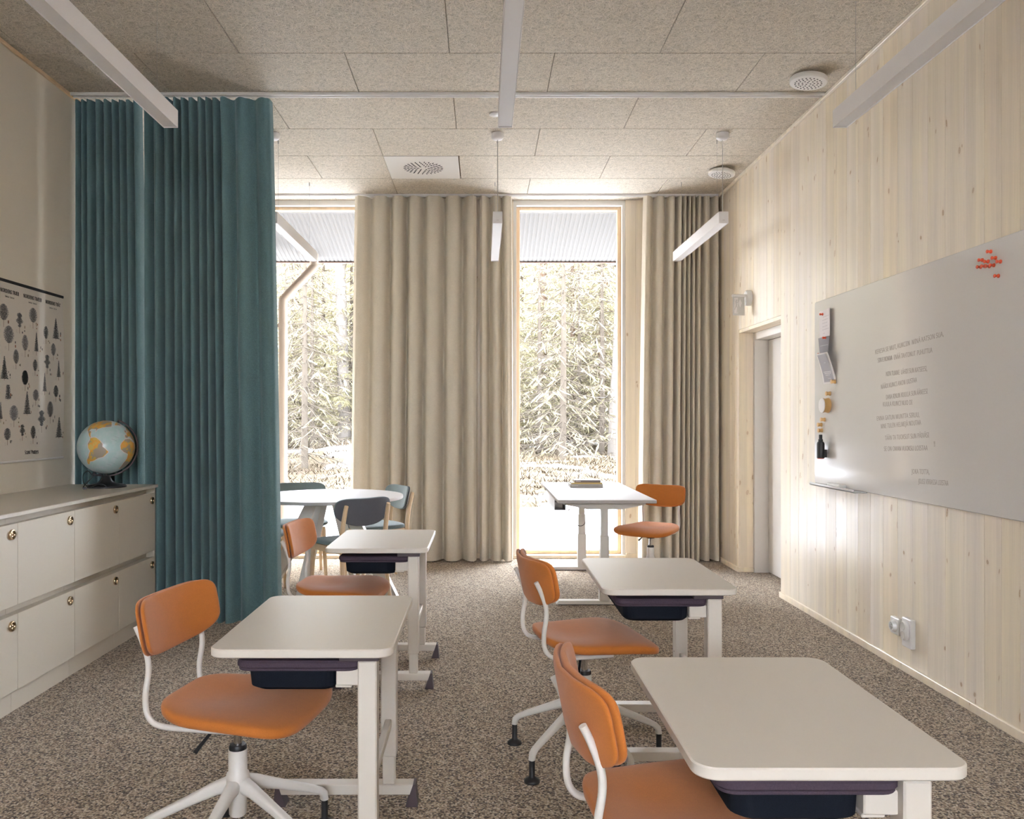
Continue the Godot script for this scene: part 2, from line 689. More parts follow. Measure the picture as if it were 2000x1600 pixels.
func poly_fill(im: Image, pts: Array, paint: Callable) -> void:
	var lo := Vector2(1e9, 1e9)
	var hi := -lo
	var poly := PackedVector2Array()
	for p in pts:
		poly.append(p)
		lo = lo.min(p)
		hi = hi.max(p)
	for y in range(maxi(0, int(lo.y)), mini(im.get_height(), int(hi.y) + 1)):
		for x in range(maxi(0, int(lo.x)), mini(im.get_width(), int(hi.x) + 1)):
			if Geometry2D.is_point_in_polygon(Vector2(x, y), poly):
				im.set_pixel(x, y, paint.call(x, y))

# school globe: pale blue seas, ochre and green lands
func globe_image() -> Image:
	var w := 1024
	var h := 512
	var im := Image.create(w, h, false, Image.FORMAT_RGB8)
	var nz := FastNoiseLite.new()
	nz.seed = 4
	nz.frequency = 0.018
	nz.fractal_octaves = 4
	for y in h:
		for x in w:
			var t := nz.get_noise_2d(x, y)
			var pole := smoothstep(0.30, 0.48, absf(float(y) / h - 0.5))
			var c := rgb8(178, 205, 204).lerp(rgb8(214, 214, 220), clampf(t * 0.8 + 0.2, 0, 1) * 0.7)
			im.set_pixel(x, y, c.lerp(rgb8(216, 212, 216), pole * 0.7))
	var lands := [
		[[-81, 8], [-75, 11], [-70, 12], [-62, 10], [-52, 5], [-50, 0], [-44, -2], [-35, -6], [-37, -12], [-40, -20], [-48, -26], [-54, -34], [-58, -38], [-65, -42], [-68, -52], [-74, -52], [-75, -42], [-71, -30], [-70, -18], [-76, -14], [-81, -5], [-80, 2]],
		[[-17, 15], [-16, 22], [-9, 32], [-2, 35], [10, 37], [20, 32], [32, 31], [36, 22], [43, 12], [51, 11], [42, -2], [40, -14], [35, -24], [28, -33], [18, -34], [12, -18], [13, -6], [9, 4], [-4, 5], [-13, 8]],
		[[-168, 66], [-150, 70], [-120, 69], [-95, 72], [-80, 72], [-62, 60], [-56, 52], [-66, 45], [-74, 40], [-81, 31], [-80, 25], [-84, 30], [-97, 26], [-97, 20], [-90, 21], [-88, 16], [-83, 10], [-79, 9], [-84, 9], [-95, 16], [-106, 22], [-114, 30], [-124, 40], [-125, 48], [-140, 60], [-160, 57]],
		[[-9, 37], [-9, 43], [-1, 44], [-4, 48], [4, 52], [8, 56], [12, 56], [20, 55], [24, 60], [18, 61], [14, 56], [6, 58], [6, 62], [20, 70], [40, 67], [70, 72], [110, 76], [160, 70], [178, 66], [160, 58], [140, 54], [130, 42], [122, 38], [120, 28], [108, 20], [104, 10], [98, 16], [90, 22], [80, 10], [72, 20], [58, 25], [44, 13], [36, 30], [28, 37], [22, 38], [16, 40], [12, 44], [3, 42], [-2, 37]],
		[[114, -22], [122, -16], [132, -12], [142, -12], [146, -20], [153, -28], [147, -38], [136, -34], [124, -33], [115, -34]],
		[[-50, 61], [-40, 65], [-22, 70], [-20, 80], [-40, 83], [-60, 80], [-54, 70]],
		[[-10, 51], [-5, 50], [1, 51], [-2, 57], [-6, 58]],
		[[44, -16], [50, -15], [47, -25], [44, -23]]]
	for land in lands:
		var pts := []
		for q in land:
			pts.append(Vector2((q[0] + 180.0) / 360.0 * w, (90.0 - q[1]) / 180.0 * h))
		var rim := []
		for p in Geometry2D.offset_polygon(PackedVector2Array(pts), 4.0)[0]:
			rim.append(p)
		poly_fill(im, rim, func(_x, _y): return rgb8(222, 206, 206))
		poly_fill(im, pts, func(x, y):
			var t: float = nz.get_noise_2d(x * 0.6, y * 0.6 + 300.0)
			if t < -0.12: return rgb8(160, 148, 132)
			if t < 0.1: return rgb8(190, 172, 92).lerp(rgb8(224, 152, 62), (t + 0.12) * 4.5)
			return rgb8(224, 152, 62).lerp(rgb8(204, 178, 100), clampf((t - 0.1) * 4.0, 0, 1)))
	# small print on the seas
	var r := RandomNumberGenerator.new()
	r.seed = 3
	for row in [[-40, 22], [-38, 30], [-20, -12], [-18, -26], [-24, -32], [-150, 10], [-140, -20], [-110, -30]]:
		for k in 34:
			if r.randf() < 0.6:
				im.set_pixel(int((row[0] + 180.0) / 360.0 * w) + k, int((90.0 - row[1]) / 180.0 * h) + r.randi_range(0, 1), rgb8(96, 112, 120))
	return im

# wall chart of tree drawings, 0.7 m by 1.0 m
func chart_image() -> Image:
	var w := 840
	var h := 1200
	var im := Image.create(w, h, false, Image.FORMAT_RGB8)
	im.fill(rgb8(226, 217, 205))
	var r := RandomNumberGenerator.new()
	r.seed = 21
	var nz := FastNoiseLite.new()
	nz.seed = 14
	nz.frequency = 0.13
	nz.fractal_octaves = 3
	# u, v, height, kind (0 round crown, 1 spruce, 2 slim spruce, 3 oval, 4 wide open, 5 dark oval, 6 shrub), tone
	var trees := [
		[0.10, 0.185, 0.115, 0, 0.30], [0.52, 0.165, 0.11, 0, 0.33], [0.88, 0.20, 0.12, 1, 0.22], [0.32, 0.21, 0.105, 4, 0.28],
		[0.72, 0.25, 0.095, 3, 0.22], [0.17, 0.305, 0.125, 0, 0.34], [0.57, 0.31, 0.125, 2, 0.16], [0.40, 0.335, 0.115, 3, 0.40],
		[0.84, 0.345, 0.095, 3, 0.33], [0.27, 0.42, 0.10, 3, 0.27], [0.74, 0.425, 0.105, 4, 0.28], [0.55, 0.455, 0.085, 3, 0.20],
		[0.92, 0.455, 0.11, 2, 0.24], [0.11, 0.475, 0.12, 1, 0.10], [0.40, 0.535, 0.105, 5, 0.09], [0.70, 0.545, 0.12, 2, 0.30],
		[0.16, 0.61, 0.075, 6, 0.24], [0.88, 0.60, 0.09, 3, 0.24], [0.56, 0.63, 0.085, 0, 0.38], [0.43, 0.665, 0.125, 1, 0.22],
		[0.24, 0.74, 0.11, 0, 0.42], [0.79, 0.715, 0.12, 3, 0.24], [0.65, 0.77, 0.12, 4, 0.10], [0.36, 0.835, 0.085, 4, 0.14],
		[0.93, 0.81, 0.12, 1, 0.15], [0.52, 0.85, 0.095, 3, 0.17], [0.15, 0.855, 0.085, 0, 0.30], [0.06, 0.72, 0.10, 2, 0.25]]
	for t in trees:
		var cx: float = t[0] * w
		var top: float = (t[1] - t[2] * 0.5) * h
		var ht: float = t[2] * h * 1.12
		var trunk := rgb8(128, 92, 66)
		for y in range(int(top + ht * 0.35), int(top + ht)):
			for x in range(int(cx) - 2, int(cx) + 2):
				im.set_pixel(x, y, trunk)
		var crown := 0.94 if t[3] in [1, 6] else (0.82 if t[3] == 2 else 0.70)
		for y in range(int(top), int(top + ht * crown)):
			var f := (y - top) / (ht * crown)
			var half := 0.0
			match t[3]:
				0: half = 0.36 * sqrt(maxf(0.0, 1.0 - pow(f * 2.0 - 1.0, 2.0)))
				1: half = 0.03 + 0.29 * f * (0.72 + 0.28 * fposmod(f * 9.0, 1.0))
				2: half = 0.02 + 0.19 * f * (0.66 + 0.34 * fposmod(f * 11.0, 1.0))
				3: half = 0.27 * pow(sin(PI * clampf(f * 0.92 + 0.04, 0, 1)), 0.6)
				4: half = 0.33 * sqrt(maxf(0.0, 1.0 - pow(f * 2.0 - 1.0, 2.0))) * (0.75 + 0.25 * sin(f * 14.0))
				5: half = 0.28 * pow(sin(PI * clampf(f * 0.94 + 0.03, 0, 1)), 0.5)
				6: half = 0.34 * (0.6 + 0.4 * f)
			half *= ht
			for x in range(int(cx - half), int(cx + half) + 1):
				var q := nz.get_noise_2d(x, y)
				var edge := absf(x - cx) / maxf(half, 1.0)
				if q > lerpf(-0.34, 0.22, edge * edge * edge) - (0.3 if t[3] == 5 else 0.0) and x >= 0 and x < w:
					var e: float = t[4] + q * 0.28
					im.set_pixel(x, y, Color(e, e * 0.97, e * 0.98))
		# leaves, cones and a few lines of small print beside each tree
		for k in r.randi_range(2, 4):
			var lx := cx + ht * r.randf_range(0.24, 0.46)
			var ly := top + ht * r.randf_range(0.55, 1.05)
			var lc: Color = [rgb8(58, 56, 58), rgb8(70, 72, 62), rgb8(150, 92, 58), rgb8(128, 116, 80)][r.randi() % 4]
			var rx := r.randf_range(3, 7)
			var ry := r.randf_range(5, 12)
			for y in range(int(ly - ry), int(ly + ry)):
				for x in range(int(lx - rx), int(lx + rx)):
					if pow((x - lx) / rx, 2) + pow((y - ly) / ry, 2) < 1.0 and x < w and y < h:
						im.set_pixel(x, y, lc)
		for k in 6:
			for x in range(int(cx - ht * 0.3), int(cx - ht * 0.3) + r.randi_range(16, 30)):
				if r.randf() < 0.55 and x > 0:
					im.set_pixel(x, int(top + ht * 0.84) + k * 4, rgb8(168, 160, 152))
	return im

func print_image(w: int, h: int, paper: Color, ink: Color, rows: Array, s: int) -> Image:
	var im := Image.create(w, h, false, Image.FORMAT_RGB8)
	im.fill(paper)
	var r := RandomNumberGenerator.new()
	r.seed = s
	for q in rows:
		var x := int(q[0] * w)
		while x < int(q[1] * w):
			var run := r.randi_range(4, 12)
			im.fill_rect(Rect2i(x, int(q[2] * h), run, int(q[3])), ink)
			x += run + r.randi_range(2, 4)
	return im

# ---------------------------------------------------------------- materials
func textured(im: Texture2D, scale: float, rough: float, spec := 0.5, bump: Texture2D = null, depth := 0.0, world := true) -> StandardMaterial3D:
	var m := mk(Color.WHITE, rough, 0.0, spec)
	m.albedo_texture = im
	m.uv1_triplanar = true
	m.uv1_world_triplanar = world
	m.uv1_scale = Vector3.ONE * scale
	if bump:
		m.heightmap_enabled = true
		m.heightmap_texture = bump
		m.heightmap_scale = depth
	return m

func relief(im: Texture2D, scale: float, rough: float, spec: float, bump: Texture2D, depth: float) -> StandardMaterial3D:
	var m := mk(Color.WHITE, rough, 0.0, spec)
	m.albedo_texture = im
	m.uv1_scale = Vector3(scale, scale, 1)
	m.heightmap_enabled = true
	m.heightmap_texture = bump
	m.heightmap_scale = depth
	return m

func make_materials() -> void:
	var pine := tex(pine_image())
	for k in 4:
		var m := mk([Color(1, 1, 1), Color(0.985, 0.975, 0.955), Color(0.965, 0.955, 0.935), Color(1, 0.985, 0.955)][k], [0.27, 0.25, 0.30, 0.28][k], 0.0, 0.38)
		m.albedo_texture = pine
		m.uv1_scale = Vector3(1.0 / 0.6, 1.0 / 3.4, 1)
		M["pine%d" % k] = m
	var honey := mk(rgb8(246, 226, 200), 0.42)
	honey.albedo_texture = pine
	honey.uv1_scale = Vector3(1.0 / 0.6, 1.0 / 3.4, 1)
	M.honey = honey
	var wool := wool_images()
	var wool_c := tex(wool[0])
	var wool_h := tex(wool[1])
	M.wool = relief(wool_c, 1.0 / 0.6, 0.95, 0.2, wool_h, 0.16)
	var car := carpet_images()
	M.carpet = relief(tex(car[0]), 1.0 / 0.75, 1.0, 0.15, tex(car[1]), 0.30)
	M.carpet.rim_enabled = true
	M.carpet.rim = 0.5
	M.carpet.rim_tint = 0.0
	M.paint = mk(rgb8(230, 221, 204), 0.75, 0.0, 0.4)
	M.gap = mk(rgb8(140, 116, 84), 0.9)
	M.white = mk(rgb8(226, 221, 214), 0.45)
	M.rail_white = mk(rgb8(244, 242, 239), 0.35)
	M.white_steel = mk(rgb8(222, 216, 208), 0.38)
	M.laminate = mk(rgb8(219, 210, 198), 0.40, 0.0, 0.5)
	M.table_white = mk(rgb8(190, 184, 180), 0.55, 0.0, 0.35)
	M.cabinet = mk(rgb8(214, 205, 189), 0.42)
	M.cabinet_top = mk(rgb8(212, 204, 190), 0.30)
	M.lamp_white = mk(rgb8(236, 232, 231), 0.42)
	M.diffuser = mk(rgb8(250, 249, 250), 0.5)
	M.diffuser.subsurf_scatter_enabled = false
	M.alu = mk(rgb8(176, 174, 172), 0.36, 0.7)
	M.chrome = mk(rgb8(206, 203, 200), 0.16, 1.0)
	M.brass = mk(rgb8(190, 168, 138), 0.26, 1.0)
	M.black = mk(rgb8(24, 24, 27), 0.45)
	M.black_soft = mk(rgb8(30, 29, 31), 0.7)
	M.plum = mk(rgb8(78, 66, 70), 0.5)
	M.slot = mk(rgb8(46, 40, 40), 0.8)
	M.board = mk(rgb8(218, 213, 208), 0.10, 0.0, 0.45)
	M.board_edge = mk(rgb8(224, 224, 222), 0.12, 0.0, 0.5)
	M.ink = mk(rgb8(150, 140, 132), 0.6)
	M.red = mk(rgb8(226, 92, 62), 0.25)
	M.birch = mk(rgb8(214, 170, 108), 0.5)
	M.paper = mk(rgb8(232, 226, 222), 0.7)
	M.plastic = mk(rgb8(236, 233, 229), 0.3)
	M.plastic_grey = mk(rgb8(204, 199, 192), 0.35)
	var orange := tex(cloth_image(rgb8(198, 120, 52), 0.08, 4, 0.45, rgb8(154, 82, 30)))
	M.orange = textured(orange, 9.0, 0.75, 0.35, null, 0.0, false)
	M.orange.rim_enabled = true
	M.orange.rim = 0.35
	M.orange.rim_tint = 0.6
	var grey := tex(cloth_image(rgb8(128, 142, 142), 0.08, 6, 0.3, rgb8(98, 104, 110)))
	M.greyblue = textured(grey, 9.0, 0.85, 0.3, null, 0.0, false)
	M.greyblue.rim_enabled = true
	M.greyblue.rim = 0.35
	M.greyblue.rim_tint = 0.4
	var back := tex(cloth_image(rgb8(104, 106, 112), 0.08, 16, 0.3, rgb8(84, 84, 92)))
	M.greyback = textured(back, 9.0, 0.9, 0.3, null, 0.0, false)
	var teal := tex(cloth_image(rgb8(104, 131, 131), 0.10, 7, 0.5, rgb8(68, 96, 104)))
	M.teal = mk(Color.WHITE, 0.8, 0.0, 0.3)
	M.teal.albedo_texture = teal
	M.teal.uv1_scale = Vector3(2, 2, 1)
	M.teal.rim_enabled = true
	M.teal.rim = 0.4
	M.teal.rim_tint = 0.55
	var sand := tex(cloth_image(rgb8(216, 206, 189), 0.05, 8, 0.25, rgb8(202, 189, 168)))
	M.sand = mk(Color.WHITE, 0.85, 0.0, 0.25)
	M.sand.albedo_texture = sand
	M.sand.uv1_scale = Vector3(2, 2, 1)
	M.sand.backlight_enabled = true
	M.sand.backlight = Color(0.3, 0.28, 0.25)
	var felt := tex(cloth_image(rgb8(86, 74, 84), 0.14, 9, 0.5, rgb8(54, 46, 56)))
	M.felt = textured(felt, 7.0, 0.95, 0.2, null, 0.0, false)
	var navy := tex(cloth_image(rgb8(30, 34, 42), 0.16, 10, 0.4, rgb8(16, 18, 24)))
	M.navy = textured(navy, 7.0, 0.95, 0.2, null, 0.0, false)
	M.globe = mk(Color.WHITE, 0.3)
	M.globe.albedo_texture = tex(globe_image())
	M.chart = mk(Color.WHITE, 0.55)
	M.chart.albedo_texture = tex(chart_image())
	M.sheet_text = mk(Color.WHITE, 0.7)
	M.sheet_text.albedo_texture = tex(print_image(128, 192, rgb8(230, 222, 222), rgb8(196, 186, 188), [[0.3, 0.85, 0.20, 4], [0.25, 0.8, 0.30, 4], [0.25, 0.7, 0.40, 4], [0.25, 0.72, 0.50, 4], [0.25, 0.8, 0.60, 4], [0.3, 0.5, 0.72, 3]], 2))
	M.card_a = mk(Color.WHITE, 0.6)
	M.card_a.albedo_texture = tex(print_image(96, 128, rgb8(122, 116, 120), rgb8(190, 184, 186), [[0.2, 0.85, 0.42, 3]], 3))
	M.card_b = mk(Color.WHITE, 0.6)
	M.card_b.albedo_texture = tex(print_image(96, 192, rgb8(142, 134, 134), rgb8(214, 208, 208), [[0.45, 0.6, 0.3, 3], [0.15, 0.9, 0.62, 5], [0.2, 0.88, 0.68, 5], [0.28, 0.72, 0.74, 5], [0.45, 0.65, 0.88, 3]], 4))
	M.glass = mk(Color(1, 1, 1, 0.02), 0.02)
	M.glass.transparency = BaseMaterial3D.TRANSPARENCY_ALPHA
	M.pipe = mk(rgb8(150, 136, 122), 0.4, 0.0, 0.0)
	M.roof_sheet = mk(rgb8(101, 98, 94), 0.5, 0.0, 0.0)
	M.rust = mk(rgb8(120, 94, 86), 0.7, 0.0, 0.0)
	M.trunk_grey = mk(rgb8(64, 57, 50), 0.95, 0.0, 0.0)
	M.trunk_red = mk(rgb8(72, 58, 48), 0.95, 0.0, 0.0)
	M.trunk_birch = mk(rgb8(84, 79, 74), 0.9, 0.0, 0.0)
	M.twig = mk(rgb8(66, 60, 53), 0.95, 0.0, 0.0)
	M.needle_a = mk(rgb8(62, 61, 46), 0.9, 0.0, 0.0)
	M.needle_b = mk(rgb8(70, 67, 52), 0.9, 0.0, 0.0)
	M.needle_c = mk(rgb8(57, 60, 47), 0.9, 0.0, 0.0)
	M.straw = mk(rgb8(86, 76, 62), 0.95, 0.0, 0.0)
	for k in [M.needle_a, M.needle_b, M.needle_c]:
		k.backlight_enabled = true
		k.backlight = Color(0.8, 0.76, 0.62)
	M.ground = mk(Color.WHITE, 0.95, 0.0, 0.0)
	M.ground.vertex_color_use_as_albedo = true

# ---------------------------------------------------------------- the room
func V(x: float, y: float, d: float) -> Vector3:
	return Vector3(x, y, -d)

func plank(parent: Node, a: Vector3, b: Vector3, m: Material, bev := 0.0011) -> void:
	var mb := MB.new()
	mb.off = Vector2(rng.randf() * 3.0, rng.randf() * 7.0)
	mb.span(a, b, bev)
	obj("plank", mb, m, parent)

func pine() -> Material:
	return M["pine%d" % [0, 0, 1, 2, 3, 1][rng.randi() % 6]]

func build_room() -> void:
	rng.seed = 11
	# floor
	var mb := MB.new()
	mb.span(V(WALL_L - 0.3, -0.25, 7.92), V(2.75, 0.0, -REAR - 0.3))
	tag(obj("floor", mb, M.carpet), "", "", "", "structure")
	# ceiling: wood wool boards on battens
	var ceiling := struct_node("ceiling")
	mb = MB.new()
	mb.span(V(WALL_L - 0.3, CEIL + 0.022, 8.02), V(2.75, CEIL + 0.32, -REAR - 0.3))
	obj("battens", mb, M.gap, ceiling)
	for k in range(-13, 6):
		var d0 := 4.635 + 0.602 * k
		var d1 := d0 + 0.602
		var x := (0.41 if posmod(k, 2) == 0 else -0.19) - 4.8
		d0 = maxf(d0, -REAR)
		d1 = minf(d1, -BACK + 0.02)
		if d1 - d0 < 0.02:
			continue
		while x < WALL_R:
			var x0 := maxf(x, WALL_L)
			var x1 := minf(x + 1.2, WALL_R)
			x += 1.2
			if x1 - x0 < 0.02:
				continue
			if k == 3 and x0 < -0.8 and x1 > -0.7:
				x1 = -0.79
			mb = MB.new()
			mb.off = Vector2(rng.randf(), rng.randf())
			mb.span(V(x0 + 0.0017, CEIL, d0 + 0.0017), V(x1 - 0.0017, CEIL + 0.024, d1 - 0.0017), 0.003)
			obj("ceiling_panel", mb, M.wool, ceiling)
	# left wall, painted plaster
	mb = MB.new()
	mb.span(V(WALL_L - 0.25, 0, 8.02), V(WALL_L, CEIL + 0.1, -REAR - 0.3))
	tag(obj("wall_left", mb, M.paint), "", "", "", "structure")
	mb = MB.new()
	mb.span(V(WALL_L, CEIL - 0.022, 7.7), V(WALL_L + 0.018, CEIL, -REAR), 0.003)
	tag(obj("trim_1", mb, M.honey), "", "", "", "structure")
	# right wall: upright pine boards, an opening for the door
	var wr := struct_node("wall_right")
	mb = MB.new()
	mb.span(V(2.228, 0, 6.03), V(2.72, CEIL + 0.1, -REAR - 0.3))
	mb.span(V(2.228, 2.09, 7.02), V(2.72, CEIL + 0.1, 6.03))
	mb.span(V(2.228, 0, 8.02), V(2.72, CEIL + 0.1, 7.02))
	mb.span(V(2.6, 0, 7.02), V(2.72, 2.09, 6.03))
	obj("core", mb, M.gap, wr)
	var d := -REAR
	while d < -BACK - 0.001:
		var w: float = [0.146, 0.150, 0.154, 0.12, 0.16, 0.15][rng.randi() % 6]
		var d1 := minf(d + w, -BACK)
		if absf(d1 - 6.03) < 0.05: d1 = 6.03
		if absf(d1 - 7.02) < 0.05: d1 = 7.02
		if d < 6.03 - 0.001 and d1 > 6.03: d1 = 6.03
		if d < 7.02 - 0.001 and d1 > 7.02: d1 = 7.02
		var y0 := 2.09 if d > 6.029 and d1 < 7.021 else 0.0
		plank(wr, V(WALL_R, y0, d + 0.0002), V(2.229, CEIL + 0.02, d1 - 0.0002), pine())
		d = d1
	# boards lining the doorway
	plank(wr, V(2.214, 0, 7.018), V(2.335, 2.09, 7.045), M.pine3)
	plank(wr, V(2.214, 0, 6.0), V(2.335, 2.09, 6.032), M.pine1)
	plank(wr, V(2.214, 2.062, 7.018), V(2.335, 2.092, 6.032), M.pine3)
	mb = MB.new()
	mb.span(V(2.185, CEIL - 0.026, 7.72), V(WALL_R, CEIL, -REAR), 0.004)
	tag(obj("trim_2", mb, M.pine0), "", "", "", "structure")
	mb = MB.new()
	mb.off = Vector2(0.3, 0.2)
	mb.span(V(2.195, 0, 6.03), V(WALL_R, 0.042, -REAR), 0.003)
	mb.span(V(2.195, 0, 7.72), V(WALL_R, 0.042, 7.02), 0.003)
	mb.span(V(2.205, 0, 7.005), V(2.335, 0.042, 7.02), 0.003)
	tag(obj("baseboard_right", mb, M.pine3), "", "", "", "structure")
	# door in its white frame
	var door := struct_node("door_1")
	mb = MB.new()
	mb.span(V(2.335, 0, 7.02), V(2.46, 2.062, 6.985), 0.002)
	mb.span(V(2.335, 0, 6.065), V(2.46, 2.062, 6.03), 0.002)
	mb.span(V(2.335, 2.0, 6.985), V(2.46, 2.062, 6.065), 0.002)
	obj("door_frame", mb, M.white, door)
	mb = MB.new()
	mb.span(V(2.452, 0.008, 6.98), V(2.495, 1.996, 6.07), 0.002)
	var leaf := obj("door_leaf", mb, M.white, door)
	mb = MB.new()
	mb.tube([V(2.452, 1.02, 6.14), V(2.40, 1.02, 6.14), V(2.395, 1.02, 6.16), V(2.395, 1.02, 6.27)], 0.009, 10)
	mb.lathe([Vector2(0, 0.012), Vector2(0.024, 0.010), Vector2(0.026, 0.0)], 20, Transform3D(Basis(Vector3(0, 0, 1), PI / 2), V(2.452, 1.02, 6.14)))
	obj("handle", mb, M.alu, leaf)
	# window wall
	var wb := struct_node("wall_back")
	mb = MB.new()
	for e in [[WALL_L - 0.25, -2.2], [-1.1, 0.29], [1.356, 2.72]]:
		mb.span(V(e[0], 0, 7.742), V(e[1], CEIL + 0.1, 8.02))
	obj("core", mb, M.gap, wb)
	for e in [[WALL_L, -2.2], [-1.1, 0.29], [1.356, WALL_R]]:
		var x: float = e[0]
		while x < e[1] - 0.001:
			var w: float = [0.117, 0.096, 0.138][rng.randi() % 3]
			var x1 := minf(x + w, e[1])
			if e[1] - x1 < 0.04: x1 = e[1]
			plank(wb, V(x + 0.0005, 0, 7.743), V(x1 - 0.0005, CEIL, 7.72), pine())
			x = x1
	for e in [[-1.1, 0.29], [1.356, WALL_R]]:
		plank(wb, V(e[0] + 0.002, 0.0, 7.72), V(e[1] - 0.002, 0.045, 7.705), M.pine3)
	for e in [-2.2, -1.1, 0.29, 1.356]:
		var s := 1.0 if e in [-2.2, 0.29] else -1.0
		plank(wb, V(e - s * 0.012, 0, 7.722), V(e + s * 0.0005, CEIL, 7.9), M.pine1)
	build_window("window_1", -2.2, -1.1)
	build_window("window_2", 0.29, 1.356)
	# wall behind the photographer with a broad window
	var we := struct_node("wall_rear")
	mb = MB.new()
	mb.span(V(WALL_L - 0.25, 0, -REAR), V(2.72, REAR_Y0, -REAR - 0.3))
	mb.span(V(WALL_L - 0.25, REAR_Y1, -REAR), V(2.72, CEIL + 0.1, -REAR - 0.3))
	mb.span(V(WALL_L - 0.25, REAR_Y0, -REAR), V(REAR_X0, REAR_Y1, -REAR - 0.3))
	mb.span(V(REAR_X1, REAR_Y0, -REAR), V(2.72, REAR_Y1, -REAR - 0.3))
	obj("core", mb, M.paint, we)
	var w3 := struct_node("window_3")
	mb = MB.new()
	for i in 4:
		var x := lerpf(REAR_X0 + 0.03, REAR_X1 - 0.03, i / 3.0)
		mb.span(V(x - 0.03, REAR_Y0, -REAR - 0.12), V(x + 0.03, REAR_Y1, -REAR - 0.19), 0.003)
	mb.span(V(REAR_X0, REAR_Y0, -REAR - 0.12), V(REAR_X1, REAR_Y0 + 0.06, -REAR - 0.19), 0.003)
	mb.span(V(REAR_X0, REAR_Y1 - 0.06, -REAR - 0.12), V(REAR_X1, REAR_Y1, -REAR - 0.19), 0.003)
	obj("window_frame", mb, M.honey, w3)
	for i in 3:
		var xa := lerpf(REAR_X0 + 0.03, REAR_X1 - 0.03, i / 3.0)
		var xb := lerpf(REAR_X0 + 0.03, REAR_X1 - 0.03, (i + 1) / 3.0)
		mb = MB.new()
		mb.face([V(xa + 0.02, REAR_Y0 + 0.05, -REAR - 0.155), V(xb - 0.02, REAR_Y0 + 0.05, -REAR - 0.155), V(xb - 0.02, REAR_Y1 - 0.05, -REAR - 0.155), V(xa + 0.02, REAR_Y1 - 0.05, -REAR - 0.155)], V(0, 1, 9))
		obj("pane", mb, M.glass, w3)

func build_window(called: String, x0: float, x1: float) -> void:
	var w := struct_node(called)
	var mb := MB.new()
	var top := CEIL - 0.002
	mb.span(V(x0 + 0.001, 0.03, 7.735), V(x0 + 0.03, top, 7.80), 0.002)
	mb.span(V(x1 - 0.03, 0.03, 7.735), V(x1 - 0.001, top, 7.80), 0.002)
	mb.span(V(x0 + 0.03, 3.355, 7.735), V(x1 - 0.03, top, 7.80), 0.002)
	obj("jamb", mb, M.white, w)
	mb = MB.new()
	mb.span(V(x0 + 0.001, 0.0, 7.70), V(x1 - 0.001, 0.03, 7.90), 0.003)
	obj("window_sill", mb, M.pine3, w)
	mb = MB.new()
	mb.span(V(x0 + 0.028, 0.03, 7.80), V(x0 + 0.065, 3.36, 7.87), 0.003)
	mb.span(V(x1 - 0.065, 0.03, 7.80), V(x1 - 0.028, 3.36, 7.87), 0.003)
	mb.span(V(x0 + 0.065, 3.325, 7.80), V(x1 - 0.065, 3.36, 7.87), 0.003)
	mb.span(V(x0 + 0.065, 0.03, 7.80), V(x1 - 0.065, 0.063, 7.87), 0.003)
	obj("window_frame", mb, M.honey, w)
	mb = MB.new()
	mb.face([V(x0 + 0.05, 0.05, 7.836), V(x1 - 0.05, 0.05, 7.836), V(x1 - 0.05, 3.34, 7.836), V(x0 + 0.05, 3.34, 7.836)], V(0, 1, 9))
	obj("pane", mb, M.glass, w)

